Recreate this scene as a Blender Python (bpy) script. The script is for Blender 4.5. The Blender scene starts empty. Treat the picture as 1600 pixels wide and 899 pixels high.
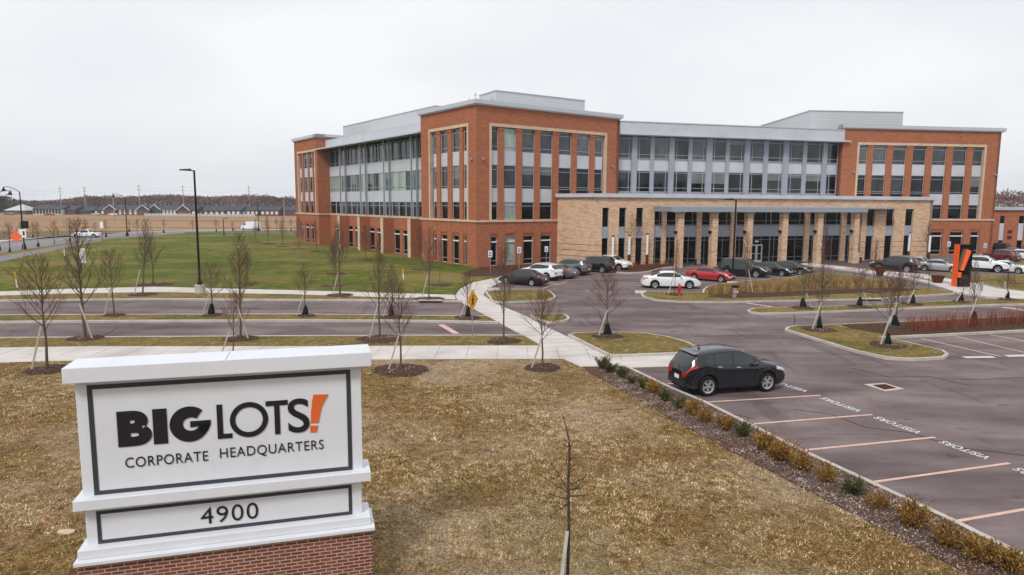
import bpy, bmesh, math, random
from mathutils import Vector, Matrix
import numpy as np

# ------------------------------------------------------------------ camera, world, sun, exposure
C = bpy.context.scene
COL = C.collection
FPX, CAMH, HY, ROLL = 1060.0, 7.6, 318.0, 0.006
PITCH = math.atan((449.5 - HY) / FPX)
cam_d = bpy.data.cameras.new("camera")
cam = bpy.data.objects.new("camera", cam_d)
COL.objects.link(cam)
C.camera = cam
cam_d.sensor_width = 36.0
cam_d.lens = 36.0 * FPX / 1600.0
cam_d.clip_start = 0.1
cam_d.clip_end = 6000
cam.matrix_world = (Matrix.Translation((0, 0, CAMH)) @ Matrix.Rotation(math.pi / 2 - PITCH, 4, 'X')
                    @ Matrix.Rotation(ROLL, 4, 'Z'))

SUN_EL, SUN_AZ = math.radians(48), math.radians(205)   # azimuth clockwise from +Y
world = bpy.data.worlds.new("World")
C.world = world
world.use_nodes = True
nt = world.node_tree
nt.nodes.clear()
wo = nt.nodes.new('ShaderNodeOutputWorld')
bg = nt.nodes.new('ShaderNodeBackground')
bg.inputs['Strength'].default_value = 0.1
sky = nt.nodes.new('ShaderNodeTexSky')
sky.sky_type = 'NISHITA'
sky.sun_disc = False
sky.sun_elevation = SUN_EL
sky.sun_rotation = SUN_AZ
sky.air_density = 1.0
sky.dust_density = 3.0
tc = nt.nodes.new('ShaderNodeTexCoord')
mp = nt.nodes.new('ShaderNodeMapping')
mp.inputs['Scale'].default_value = (1.2, 1.2, 3.2)
nz = nt.nodes.new('ShaderNodeTexNoise')
nz.inputs['Scale'].default_value = 1.6
nz.inputs['Detail'].default_value = 5
nz.inputs['Roughness'].default_value = 0.45
cr = nt.nodes.new('ShaderNodeValToRGB')
cr.color_ramp.elements[0].position = 0.33
cr.color_ramp.elements[0].color = (6.0, 6.15, 6.55, 1)
cr.color_ramp.elements[1].position = 0.66
cr.color_ramp.elements[1].color = (7.4, 7.45, 7.6, 1)
mx = nt.nodes.new('ShaderNodeMix')
mx.data_type = 'RGBA'
mx.inputs['Factor'].default_value = 0.95
nt.links.new(tc.outputs['Generated'], mp.inputs['Vector'])
nt.links.new(mp.outputs['Vector'], nz.inputs['Vector'])
nt.links.new(nz.outputs['Fac'], cr.inputs['Fac'])
nt.links.new(sky.outputs['Color'], mx.inputs[6])
nt.links.new(cr.outputs['Color'], mx.inputs[7])
nt.links.new(mx.outputs[2], bg.inputs['Color'])
nt.links.new(bg.outputs['Background'], wo.inputs['Surface'])

sun_d = bpy.data.lights.new("sun", 'SUN')
sun_d.energy = 1.5
sun_d.angle = math.radians(14)
sun_d.color = (1.0, 0.965, 0.92)
sun = bpy.data.objects.new("sun", sun_d)
COL.objects.link(sun)
sv = Vector((math.sin(SUN_AZ) * math.cos(SUN_EL), math.cos(SUN_AZ) * math.cos(SUN_EL), math.sin(SUN_EL)))
sun.rotation_euler = sv.to_track_quat('Z', 'Y').to_euler()
C.view_settings.view_transform = 'Standard'
C.view_settings.look = 'None'
C.view_settings.exposure = 0.43
C.view_settings.gamma = 1.0
C.view_settings.use_curve_mapping = False
C.render.engine = 'CYCLES'

# ------------------------------------------------------------------ survey helpers: where a photo pixel meets the ground or a wall
def ray(u, v):
    a = u - 800; b = -(v - 449.5)
    c, s = math.cos(ROLL), math.sin(ROLL)
    a2 = a * c - b * s; b2 = a * s + b * c
    return np.array([a2, FPX * math.cos(PITCH) + b2 * math.sin(PITCH), b2 * math.cos(PITCH) - FPX * math.sin(PITCH)])
def G(u, v, z=0.0):
    d = ray(u, v); t = (z - CAMH) / d[2]
    return float(d[0] * t), float(d[1] * t)
def D(u, v, dep):
    d = ray(u, v); t = dep / d[1]
    return Vector((float(d[0] * t), dep, float(d[2] * t) + CAMH))
def zat(u, v, dep):
    return D(u, v, dep).z

# ------------------------------------------------------------------ object helpers
ORG = {}
def base(name): return name
def tag(o, label=None, cat=None, group=None, kind=None):
    if label: o['label'] = label
    if cat: o['category'] = cat
    if group: o['group'] = group
    if kind: o['kind'] = kind
    return o
def thing(name, label, cat, loc=(0, 0, 0), rz=0.0, group=None):
    o = bpy.data.objects.new(name, None)
    o.empty_display_size = 0.2
    COL.objects.link(o)
    o.location = loc
    o.rotation_euler = (0, 0, rz)
    ORG[o.name] = Vector(loc)
    return tag(o, label, cat, group)
def clone(root, loc, rz=None, label=None, scale=None, group=None):
    r = root.copy(); COL.objects.link(r); r.location = loc
    if rz is not None: r.rotation_euler = (0, 0, rz)
    if scale is not None: r.scale = scale if hasattr(scale, '__len__') else (scale,) * 3
    if label: r['label'] = label
    if group: r['group'] = group
    for ch in list(root.children):
        c = ch.copy(); COL.objects.link(c); c.parent = r
        for g in list(ch.children):
            d = g.copy(); COL.objects.link(d); d.parent = c
    return r

class MB:
    def __init__(s): s.v = []; s.f = []; s.m = []
    def quad(s, *p, mi=0):
        n = len(s.v); s.v += [tuple(q) for q in p]; s.f.append(tuple(range(n, n + len(p)))); s.m.append(mi)
    def box(s, x0, x1, y0, y1, z0, z1, mi=0):
        s.hexa([(x0, y0, z0), (x1, y0, z0), (x1, y1, z0), (x0, y1, z0), (x0, y0, z1), (x1, y0, z1), (x1, y1, z1), (x0, y1, z1)], mi)
    def hexa(s, p, mi=0):
        n = len(s.v); s.v += [tuple(q) for q in p]
        for f in ((0, 3, 2, 1), (4, 5, 6, 7), (0, 1, 5, 4), (1, 2, 6, 5), (2, 3, 7, 6), (3, 0, 4, 7)):
            s.f.append(tuple(n + i for i in f)); s.m.append(mi)
    def prism(s, poly, z0, z1, mi=0, bottom=False):
        n = len(s.v); k = len(poly)
        ar = sum(poly[i][0] * poly[(i + 1) % k][1] - poly[(i + 1) % k][0] * poly[i][1] for i in range(k))
        if ar < 0: poly = poly[::-1]
        s.v += [(p[0], p[1], z0) for p in poly] + [(p[0], p[1], z1) for p in poly]
        s.f.append(tuple(range(n + k, n + 2 * k))); s.m.append(mi)
        if bottom: s.f.append(tuple(reversed(range(n, n + k)))); s.m.append(mi)
        for i in range(k):
            j = (i + 1) % k
            s.f.append((n + i, n + j, n + k + j, n + k + i)); s.m.append(mi)
    def tube(s, pts, rad, n=6, mi=0, cap=True):
        pts = [Vector(p) for p in pts]
        if not hasattr(rad, '__len__'): rad = [rad] * len(pts)
        b = len(s.v)
        for i, p in enumerate(pts):
            t = (pts[min(i + 1, len(pts) - 1)] - pts[max(i - 1, 0)])
            if t.length < 1e-9: t = Vector((0, 0, 1))
            t.normalize()
            a = t.cross(Vector((0, 0, 1)) if abs(t.z) < 0.9 else Vector((1, 0, 0))).normalized()
            c = t.cross(a)
            for k in range(n):
                an = 2 * math.pi * k / n
                s.v.append(tuple(p + (a * math.cos(an) + c * math.sin(an)) * rad[i]))
        for i in range(len(pts) - 1):
            for k in range(n):
                k2 = (k + 1) % n
                s.f.append((b + i * n + k, b + i * n + k2, b + (i + 1) * n + k2, b + (i + 1) * n + k)); s.m.append(mi)
        if cap:
            s.f.append(tuple(b + k for k in reversed(range(n)))); s.m.append(mi)
            e = b + (len(pts) - 1) * n
            s.f.append(tuple(e + k for k in range(n))); s.m.append(mi)
    def lathe(s, prof, cx=0, cy=0, n=16, mi=0):
        b = len(s.v)
        for r, z in prof:
            for k in range(n):
                an = 2 * math.pi * k / n
                s.v.append((cx + r * math.cos(an), cy + r * math.sin(an), z))
        for i in range(len(prof) - 1):
            for k in range(n):
                k2 = (k + 1) % n
                s.f.append((b + i * n + k, b + i * n + k2, b + (i + 1) * n + k2, b + (i + 1) * n + k)); s.m.append(mi)
    def build(s, name, mats, parent=None, smooth=None, uv=False):
        if not isinstance(mats, (list, tuple)): mats = [mats]
        me = bpy.data.meshes.new(name)
        off = ORG.get(parent.name, Vector((0, 0, 0))) if parent else Vector((0, 0, 0))
        vs = np.array(s.v, dtype=float) - np.array(off)
        me.from_pydata([tuple(q) for q in vs], [], s.f)
        for m in mats: me.materials.append(m)
        if len(mats) > 1: me.polygons.foreach_set('material_index', s.m)
        if uv: box_uv(me, off)
        if smooth is not None:
            me.polygons.foreach_set('use_smooth', [True] * len(me.polygons))
            if smooth < 180: me.set_sharp_from_angle(angle=math.radians(smooth))
        me.update()
        o = bpy.data.objects.new(name, me)
        COL.objects.link(o)
        if parent: o.parent = parent
        ORG[o.name] = off
        return o
def box_uv(me, off):
    uvl = me.uv_layers.new(name='UVMap')
    for p in me.polygons:
        n = p.normal
        for li in p.loop_indices:
            co = me.vertices[me.loops[li].vertex_index].co + off
            if abs(n.z) < 0.6:
                t = Vector((-n.y, n.x, 0)).normalized()
                uvl.data[li].uv = (co.dot(t), co.z)
            else:
                uvl.data[li].uv = (co.x, co.y)

class Frame:                                  # vertical wall frame: s along, w outwards, z up
    def __init__(f, p0, p1):
        f.o = Vector((p0[0], p0[1], 0)); d = Vector((p1[0] - p0[0], p1[1] - p0[1], 0))
        f.L = d.length; f.t = d.normalized(); f.n = Vector((f.t.y, -f.t.x, 0))
    def P(f, s, w, z): return f.o + f.t * s + f.n * w + Vector((0, 0, z))
    def box(f, mb, s0, s1, w0, w1, z0, z1, mi=0):
        P = f.P
        mb.hexa([P(s0, w1, z0), P(s1, w1, z0), P(s1, w0, z0), P(s0, w0, z0), P(s0, w1, z1), P(s1, w1, z1), P(s1, w0, z1), P(s0, w0, z1)], mi)
    def hs(f, u, w=0.0, v=320):
        d = ray(u, v); o = f.o + f.n * w
        nn = f.n
        k = (o.x * nn.x + o.y * nn.y) / (d[0] * nn.x + d[1] * nn.y)
        return (d[0] * k - o.x) * f.t.x + (d[1] * k - o.y) * f.t.y

# ------------------------------------------------------------------ materials
MATS = {}
def pmat(name, col, rough=0.6, metal=0.0, spec=0.5, ior=None, coat=0.0):
    m = bpy.data.materials.new(name); m.use_nodes = True
    b = m.node_tree.nodes['Principled BSDF']
    b.inputs['Base Color'].default_value = (*col, 1)
    b.inputs['Roughness'].default_value = rough
    b.inputs['Metallic'].default_value = metal
    b.inputs['Specular IOR Level'].default_value = spec
    if ior: b.inputs['IOR'].default_value = ior
    if coat: b.inputs['Coat Weight'].default_value = coat; b.inputs['Coat Roughness'].default_value = 0.04
    MATS[name] = m
    return m
def noisy(name, stops, scale=5, detail=6, rough=0.85, bump=0.0, bscale=None, stretch=(1, 1, 1), nrough=0.6, coord='Object',
          over=None, island=0.0, metal=0.0, spec=0.06, fine=None, dist=0.02):
    """noise -> colour ramp; over = (colour, scale, lo, hi, strength, stretch) patches; fine = (scale, amount) grain"""
    m = pmat(name, (0.5, 0.5, 0.5), rough, metal, spec)
    n = m.node_tree; b = n.nodes['Principled BSDF']
    tcx = n.nodes.new('ShaderNodeTexCoord'); mpx = n.nodes.new('ShaderNodeMapping')
    mpx.inputs['Scale'].default_value = stretch
    n.links.new(tcx.outputs[coord], mpx.inputs['Vector'])
    def noise(sc, det=detail, ro=nrough, vec=mpx):
        t = n.nodes.new('ShaderNodeTexNoise'); t.inputs['Scale'].default_value = sc; t.inputs['Detail'].default_value = det
        t.inputs['Roughness'].default_value = ro
        n.links.new(vec.outputs[0], t.inputs['Vector']); return t
    t = noise(scale)
    r = n.nodes.new('ShaderNodeValToRGB'); els = r.color_ramp.elements
    while len(els) < len(stops): els.new(0.5)
    for e, (p, c) in zip(els, stops): e.position = p; e.color = (*c, 1)
    n.links.new(t.outputs['Fac'], r.inputs['Fac'])
    out = r.outputs['Color']
    for ov in (over or []):
        c, sc, lo, hi, st, str_ = ov
        mp2 = n.nodes.new('ShaderNodeMapping'); mp2.inputs['Scale'].default_value = str_
        mp2.inputs['Location'].default_value = (sc * 3.1, sc * 1.7, 0)
        n.links.new(tcx.outputs[coord], mp2.inputs['Vector'])
        t2 = noise(sc, 5, 0.6, mp2)
        mr = n.nodes.new('ShaderNodeMapRange'); mr.inputs[1].default_value = lo; mr.inputs[2].default_value = hi; mr.inputs[4].default_value = st
        n.links.new(t2.outputs['Fac'], mr.inputs[0])
        mxx = n.nodes.new('ShaderNodeMix'); mxx.data_type = 'RGBA'
        n.links.new(mr.outputs[0], mxx.inputs['Factor']); n.links.new(out, mxx.inputs[6])
        mxx.inputs[7].default_value = (*c, 1); out = mxx.outputs[2]
    def mult(fac_out, amt):
        nonlocal out
        mr = n.nodes.new('ShaderNodeMapRange'); mr.inputs[1].default_value = 0.25; mr.inputs[2].default_value = 0.75
        mr.inputs[3].default_value = 1 - amt; mr.inputs[4].default_value = 1 + amt
        n.links.new(fac_out, mr.inputs[0])
        vm = n.nodes.new('ShaderNodeVectorMath'); vm.operation = 'SCALE'
        n.links.new(out, vm.inputs[0]); n.links.new(mr.outputs[0], vm.inputs['Scale']); out = vm.outputs[0]
    if fine:
        tf = noise(fine[0], 3, 0.7); mult(tf.outputs['Fac'], fine[1])
    if island:
        ge = n.nodes.new('ShaderNodeNewGeometry'); mult(ge.outputs['Random Per Island'], island)
    n.links.new(out, b.inputs['Base Color'])
    if bump:
        tb = noise(bscale or scale * 4, 4, 0.7)
        bp = n.nodes.new('ShaderNodeBump'); bp.inputs['Strength'].default_value = bump; bp.inputs['Distance'].default_value = dist
        n.links.new(tb.outputs['Fac'], bp.inputs['Height']); n.links.new(bp.outputs['Normal'], b.inputs['Normal'])
    return m
def brickmat(name, c1, c2, mortar, bw=0.2, bh=0.067, msize=0.01, stain=0.15, bump=0.3, bias=0.0):
    m = pmat(name, c1, 0.9, 0, 0.08)
    n = m.node_tree; b = n.nodes['Principled BSDF']
    uvn = n.nodes.new('ShaderNodeUVMap'); uvn.uv_map = 'UVMap'
    br = n.nodes.new('ShaderNodeTexBrick')
    br.inputs['Color1'].default_value = (*c1, 1); br.inputs['Color2'].default_value = (*c2, 1); br.inputs['Mortar'].default_value = (*mortar, 1)
    br.inputs['Scale'].default_value = 1.0; br.inputs['Mortar Size'].default_value = msize; br.inputs['Bias'].default_value = bias
    br.inputs['Brick Width'].default_value = bw; br.inputs['Row Height'].default_value = bh
    n.links.new(uvn.outputs[0], br.inputs['Vector'])
    mpx = n.nodes.new('ShaderNodeMapping'); mpx.inputs['Scale'].default_value = (0.7, 2.5, 1)
    n.links.new(uvn.outputs[0], mpx.inputs['Vector'])
    t = n.nodes.new('ShaderNodeTexNoise'); t.inputs['Scale'].default_value = 1.2; t.inputs['Detail'].default_value = 8; t.inputs['Roughness'].default_value = 0.72
    n.links.new(mpx.outputs[0], t.inputs['Vector'])
    mr = n.nodes.new('ShaderNodeMapRange'); mr.inputs[1].default_value = 0.3; mr.inputs[2].default_value = 0.7
    mr.inputs[3].default_value = 1 - stain; mr.inputs[4].default_value = 1 + stain
    n.links.new(t.outputs['Fac'], mr.inputs[0])
    vm = n.nodes.new('ShaderNodeVectorMath'); vm.operation = 'SCALE'
    n.links.new(br.outputs['Color'], vm.inputs[0]); n.links.new(mr.outputs[0], vm.inputs['Scale'])
    n.links.new(vm.outputs[0], b.inputs['Base Color'])
    bp = n.nodes.new('ShaderNodeBump'); bp.inputs['Strength'].default_value = bump; bp.inputs['Distance'].default_value = 0.01; bp.invert = True
    n.links.new(br.outputs['Fac'], bp.inputs['Height']); n.links.new(bp.outputs['Normal'], b.inputs['Normal'])
    return m
def corrugated(name, col, period=0.25, axis=2, depth=0.5):
    m = pmat(name, col, 0.45, 0.3)
    n = m.node_tree; b = n.nodes['Principled BSDF']
    tcx = n.nodes.new('ShaderNodeTexCoord'); wv = n.nodes.new('ShaderNodeTexWave')
    wv.bands_direction = 'XYZ'[axis]; wv.inputs['Scale'].default_value = 0.314 / period; wv.inputs['Distortion'].default_value = 0
    n.links.new(tcx.outputs['Object'], wv.inputs['Vector'])
    bp = n.nodes.new('ShaderNodeBump'); bp.inputs['Strength'].default_value = depth; bp.inputs['Distance'].default_value = 0.06
    n.links.new(wv.outputs['Fac'], bp.inputs['Height']); n.links.new(bp.outputs['Normal'], b.inputs['Normal'])
    return m

asphalt = noisy('asphalt', [(0.32, (0.120, 0.090, 0.089)), (0.5, (0.172, 0.134, 0.132)), (0.68, (0.240, 0.197, 0.190))], scale=0.22, detail=9, rough=0.9, bump=0.25,
                bscale=60, stretch=(1, 2.2, 1), over=[((0.070, 0.054, 0.056), 0.12, 0.50, 0.68, 0.6, (0.5, 2.5, 1)), ((0.27, 0.22, 0.21), 0.4, 0.56, 0.70, 0.4, (0.4, 3, 1)), ((0.045, 0.037, 0.038), 0.9, 0.64, 0.70, 0.55, (1, 1, 1)), ((0.06, 0.048, 0.05), 0.35, 0.60, 0.64, 0.35, (2.4, 0.35, 1))], fine=(28, 0.30), dist=0.01)
road_grey = noisy('road_grey', [(0.3, (0.19, 0.18, 0.19)), (0.7, (0.25, 0.24, 0.25))], scale=0.2, fine=(10, 0.1))
concrete = noisy('concrete', [(0.3, (0.50, 0.455, 0.425)), (0.7, (0.62, 0.575, 0.545))], scale=0.6, detail=8, rough=0.9, bump=0.1, bscale=40,
                 over=[((0.36, 0.33, 0.30), 0.9, 0.58, 0.8, 0.5, (1, 1, 1))], fine=(22, 0.10))
kerbmat = noisy('kerb_concrete', [(0.3, (0.38, 0.34, 0.30)), (0.7, (0.55, 0.51, 0.465))], scale=1.1, detail=8, rough=0.92, bump=0.15, bscale=40, fine=(18, 0.15))
STR = (0.46, 0.39, 0.28)
lawn_dry = noisy('dormant_lawn', [(0.38, (0.085, 0.046, 0.016)), (0.48, (0.20, 0.122, 0.042)), (0.57, (0.33, 0.215, 0.080)), (0.68, (0.54, 0.40, 0.20))], scale=4.5, detail=12, rough=0.97, bump=1.0, bscale=12, dist=0.12, nrough=0.80,
                 over=[((0.54, 0.43, 0.31), 0.12, 0.43, 0.58, 0.62, (1, 1, 1)), ((0.15, 0.125, 0.030), 0.10, 0.51, 0.62, 0.5, (1.3, 1, 1)), ((0.21, 0.115, 0.045), 0.19, 0.50, 0.60, 0.5, (1, 1.5, 1)),
                       ((0.36, 0.19, 0.10), 0.45, 0.62, 0.68, 0.6, (1, 1.2, 1)), ((0.060, 0.11, 0.016), 1.0, 0.69, 0.74, 0.85, (1, 1, 1)), ((0.05, 0.030, 0.012), 3.2, 0.56, 0.68, 0.7, (1, 1.3, 1))], fine=(20, 0.85))
verge = noisy('verge_grass', [(0.34, (0.085, 0.066, 0.018)), (0.48, (0.19, 0.140, 0.042)), (0.62, (0.29, 0.215, 0.080)), (0.74, (0.42, 0.33, 0.16))], scale=2.0, detail=13, rough=0.95, bump=1.0, bscale=14, dist=0.08, nrough=0.82,
              over=[((0.085, 0.095, 0.022), 0.30, 0.48, 0.62, 0.70, (0.6, 1, 1)), ((0.26, 0.165, 0.07), 0.5, 0.5, 0.62, 0.5, (1, 1, 1)), (STR, 4.0, 0.57, 0.68, 0.7, (1, 1, 1)), ((0.05, 0.04, 0.014), 3.0, 0.58, 0.70, 0.6, (1, 1, 1))], fine=(24, 0.5))
lawn_green = noisy('green_lawn', [(0.36, (0.050, 0.066, 0.010)), (0.5, (0.100, 0.120, 0.017)), (0.62, (0.165, 0.165, 0.033)), (0.74, (0.27, 0.225, 0.08))], scale=0.9, detail=13, rough=0.95, bump=0.8, bscale=8, dist=0.08, stretch=(0.7, 1.3, 1), nrough=0.8,
                   over=[((0.23, 0.17, 0.062), 0.10, 0.46, 0.60, 0.70, (0.8, 1.0, 1)), ((0.30, 0.225, 0.11), 0.7, 0.54, 0.66, 0.75, (0.8, 1.6, 1)), ((0.040, 0.085, 0.012), 0.045, 0.47, 0.60, 0.55, (1, 1, 1)), ((0.19, 0.105, 0.05), 0.22, 0.60, 0.69, 0.6, (0.8, 1.2, 1))], fine=(10, 0.4))
field = noisy('stubble_field', [(0.3, (0.26, 0.155, 0.085)), (0.7, (0.40, 0.265, 0.16))], scale=0.05, detail=8, rough=0.95, stretch=(0.3, 4, 1),
              over=[((0.13, 0.10, 0.045), 0.02, 0.5, 0.62, 0.6, (0.2, 4, 1)), ((0.17, 0.10, 0.06), 0.09, 0.55, 0.62, 0.5, (0.08, 3, 1))], fine=(0.8, 0.2))
far_ground = noisy('far_ground', [(0.3, (0.13, 0.10, 0.055)), (0.7, (0.2, 0.16, 0.09))], scale=0.02, rough=0.95)
mulchm = noisy('bark_mulch', [(0.3, (0.050, 0.028, 0.020)), (0.6, (0.105, 0.062, 0.045)), (0.8, (0.18, 0.12, 0.09))], scale=9, detail=8, rough=0.95, bump=1.0, bscale=30, dist=0.06, fine=(40, 0.5))
mulch_pale = noisy('weathered_mulch', [(0.32, (0.055, 0.032, 0.024)), (0.5, (0.13, 0.085, 0.066)), (0.66, (0.27, 0.205, 0.17)), (0.8, (0.5, 0.44, 0.40))], scale=7, detail=10, rough=0.95, bump=1.0, bscale=30, dist=0.05, nrough=0.8,
                   over=[((0.13, 0.055, 0.03), 0.5, 0.48, 0.62, 0.8, (1, 1, 1))], fine=(40, 0.5))
chipm = noisy('mulch_chips', [(0.3, (0.11, 0.062, 0.046)), (0.5, (0.24, 0.17, 0.14)), (0.7, (0.62, 0.55, 0.50))], scale=2.5, island=0.75)
bladem = noisy('grass_blades', [(0.36, (0.17, 0.100, 0.036)), (0.5, (0.43, 0.295, 0.135)), (0.66, (0.74, 0.585, 0.39))], scale=4.0, island=0.55, detail=8,
               over=[((0.17, 0.15, 0.05), 0.10, 0.50, 0.62, 0.55, (1.3, 1, 1)), ((0.20, 0.11, 0.045), 0.45, 0.50, 0.62, 0.7, (1, 1, 1)), ((0.09, 0.15, 0.025), 1.9, 0.69, 0.75, 0.8, (1, 1, 1))])
brick = brickmat('orange_brick', (0.445, 0.150, 0.074), (0.345, 0.108, 0.054), (0.30, 0.165, 0.105), 0.30, 0.10, 0.012, stain=0.2)
brick_sign = brickmat('red_brick', (0.26, 0.070, 0.042), (0.17, 0.048, 0.034), (0.40, 0.33, 0.28), 0.206, 0.0685, 0.011, stain=0.2, bump=0.5)
stone = brickmat('tan_stone', (0.68, 0.48, 0.325), (0.48, 0.29, 0.19), (0.50, 0.35, 0.24), 0.60, 0.17, 0.012, stain=0.10, bias=-0.25)
limestone = noisy('limestone_trim', [(0.3, (0.52, 0.38, 0.27)), (0.7, (0.66, 0.50, 0.37))], scale=1.2, fine=(9, 0.06))
panel = noisy('grey_panel', [(0.35, (0.48, 0.50, 0.545)), (0.65, (0.55, 0.57, 0.615))], scale=0.4, rough=0.5, fine=(2, 0.03))
panel_mid = noisy('mid_grey_panel', [(0.35, (0.29, 0.315, 0.37)), (0.65, (0.34, 0.365, 0.42))], scale=0.4, rough=0.5, fine=(2, 0.03))
cap_metal = pmat('cap_metal', (0.50, 0.53, 0.57), 0.35, 0.35)
mullion = pmat('mullion', (0.42, 0.45, 0.49), 0.5, 0.1, 0.3)
mullion_dark = pmat('entrance_mullion', (0.20, 0.225, 0.25), 0.5, 0.1, 0.3)
steelm = pmat('painted_steel', (0.30, 0.34, 0.38), 0.5, 0.2)
penthouse = corrugated('penthouse_metal', (0.56, 0.58, 0.60), 0.4, 2, 0.16)
dark_core = pmat('dark_interior', (0.02, 0.02, 0.022), 0.9)
def glassmat(name, c, refl, var=0.0, rough=0.04):
    m = noisy(name, [(0.35, tuple(q * (1 - var) for q in c)), (0.65, tuple(q * (1 + var) for q in c))], scale=0.6, detail=5, rough=rough, spec=0.5, stretch=(1, 1, 0.6), bump=0.02, bscale=0.35)
    m.node_tree.nodes['Principled BSDF'].inputs['IOR'].default_value = refl
    return m
glass = glassmat('dark_glass', (0.007, 0.009, 0.011), 1.42, 0.8)
glass_up = glassmat('upper_glass', (0.034, 0.044, 0.050), 1.55, 0.6)
glass_mid = glassmat('mid_glass', (0.018, 0.024, 0.028), 1.5, 0.8)
glass_pale = glassmat('pale_glass', (0.070, 0.085, 0.092), 1.6, 0.5)
glass_shade = glassmat('glass_with_shade', (0.13, 0.145, 0.14), 1.55, 0.2)
glass_blind = glassmat('glass_with_blind', (0.30, 0.38, 0.33), 1.6, 0.15)
glass_black = glassmat('black_glass', (0.004, 0.0045, 0.005), 1.30, 0.8)
white = pmat('white_paint', (0.80, 0.81, 0.82), 0.5)
signwhite = noisy('sign_white', [(0.35, (0.66, 0.68, 0.72)), (0.65, (0.70, 0.72, 0.76))], scale=1.3, rough=0.42, spec=0.4, fine=(60, 0.02),
                  over=[((0.56, 0.57, 0.58), 1.1, 0.62, 0.8, 0.35, (2.5, 2.5, 0.35))])
signframe = pmat('charcoal_band', (0.035, 0.042, 0.048), 0.4)
black = pmat('black_paint', (0.008, 0.008, 0.009), 0.55, 0, 0.25)
letterblack = pmat('letter_black', (0.006, 0.006, 0.007), 0.55)
letterorange = pmat('letter_orange', (0.70, 0.13, 0.025), 0.45)
orange = pmat('orange_panel', (0.85, 0.115, 0.015), 0.5)
olive = pmat('olive_panel', (0.13, 0.09, 0.055), 0.7)
rubber = pmat('tyre_rubber', (0.012, 0.012, 0.013), 0.85, 0, 0.2)
rimm = pmat('alloy', (0.62, 0.63, 0.65), 0.3, 0.7)
carglass = pmat('car_glass', (0.022, 0.027, 0.028), 0.03, 0, 0.5, ior=1.62)
cartrim = pmat('black_plastic', (0.018, 0.018, 0.02), 0.6)
redlamp = pmat('red_lamp', (0.45, 0.012, 0.012), 0.15, 0, 0.7)
clearlamp = pmat('clear_lamp', (0.62, 0.65, 0.68), 0.12, 0.2, 0.7)
chrome = pmat('chrome', (0.7, 0.7, 0.72), 0.15, 0.9)
linew = noisy('salmon_line_paint', [(0.35, (0.55, 0.36, 0.29)), (0.65, (0.68, 0.47, 0.39))], scale=5, fine=(30, 0.15), over=[((0.17, 0.13, 0.13), 9, 0.60, 0.75, 0.7, (1, 1, 1))])
linewhite = noisy('white_line_paint', [(0.35, (0.50, 0.49, 0.49)), (0.65, (0.68, 0.67, 0.67))], scale=5, over=[((0.16, 0.14, 0.14), 9, 0.57, 0.72, 0.8, (1, 1, 1))])
lineorange = pmat('orange_line_paint', (0.60, 0.17, 0.08), 0.8)
bark_red = noisy('reddish_bark', [(0.3, (0.10, 0.050, 0.042)), (0.7, (0.17, 0.080, 0.062))], scale=4, island=0.3)
bark_grey = noisy('grey_bark', [(0.3, (0.085, 0.066, 0.055)), (0.7, (0.15, 0.118, 0.10))], scale=6)
twig_brown = noisy('brown_twigs', [(0.3, (0.085, 0.055, 0.042)), (0.7, (0.15, 0.10, 0.075))], scale=4, island=0.3)
stakem = noisy('weathered_stake', [(0.3, (0.38, 0.35, 0.32)), (0.7, (0.55, 0.51, 0.47))], scale=3, stretch=(4, 4, 0.5))
bagm = noisy('green_bag', [(0.35, (0.006, 0.010, 0.008)), (0.65, (0.016, 0.026, 0.019))], scale=5, rough=0.45, bump=0.6, bscale=7, dist=0.05)
rust = noisy('rusty_steel', [(0.3, (0.06, 0.022, 0.012)), (0.7, (0.14, 0.05, 0.025))], scale=3)
shrub_green = noisy('yew_green', [(0.3, (0.045, 0.060, 0.020)), (0.7, (0.10, 0.11, 0.035))], scale=3, island=0.5)
shrub_gold = noisy('rusty_gold_foliage', [(0.3, (0.20, 0.105, 0.030)), (0.7, (0.36, 0.21, 0.06))], scale=3, island=0.5)
dogwood = noisy('dogwood_red', [(0.3, (0.16, 0.042, 0.028)), (0.7, (0.28, 0.095, 0.05))], scale=2, island=0.35)
dry_orange = noisy('dry_orange_twigs', [(0.3, (0.20, 0.085, 0.038)), (0.7, (0.34, 0.17, 0.075))], scale=2, island=0.35)
woodsm = noisy('bare_woods', [(0.3, (0.13, 0.085, 0.080)), (0.5, (0.20, 0.128, 0.118)), (0.7, (0.29, 0.205, 0.19))], scale=0.03, detail=6, island=0.22, rough=1.0)
evergreenm = noisy('evergreen_needles', [(0.3, (0.018, 0.028, 0.018)), (0.7, (0.04, 0.055, 0.035))], scale=0.1, island=0.4, rough=1.0)
roofdark = pmat('dark_shingle', (0.045, 0.052, 0.058), 0.9)
rooflight = pmat('pale_metal_roof', (0.45, 0.48, 0.50), 0.6)
farbrick = pmat('far_brick', (0.15, 0.066, 0.054), 0.9)
fardark = pmat('dark_siding', (0.06, 0.075, 0.08), 0.9)
farwhite = pmat('white_siding', (0.68, 0.68, 0.68), 0.8)
fargreen = pmat('green_siding', (0.08, 0.14, 0.12), 0.9)
polem = pmat('weathered_pole', (0.30, 0.28, 0.27), 0.9)
wirem = pmat('wire', (0.25, 0.25, 0.26), 0.8)
yellow = pmat('sign_yellow', (0.80, 0.42, 0.02), 0.5)
signorange = pmat('sign_orange', (0.90, 0.13, 0.03), 0.5)
blue = pmat('sign_blue', (0.05, 0.16, 0.45), 0.5)
hydred = pmat('hydrant_red', (0.42, 0.02, 0.025), 0.45)
galv = pmat('galvanised', (0.38, 0.39, 0.40), 0.45, 0.5)
pavers = noisy('brick_pavers', [(0.3, (0.095, 0.062, 0.062)), (0.7, (0.15, 0.10, 0.10))], scale=3, fine=(20, 0.3))
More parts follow.
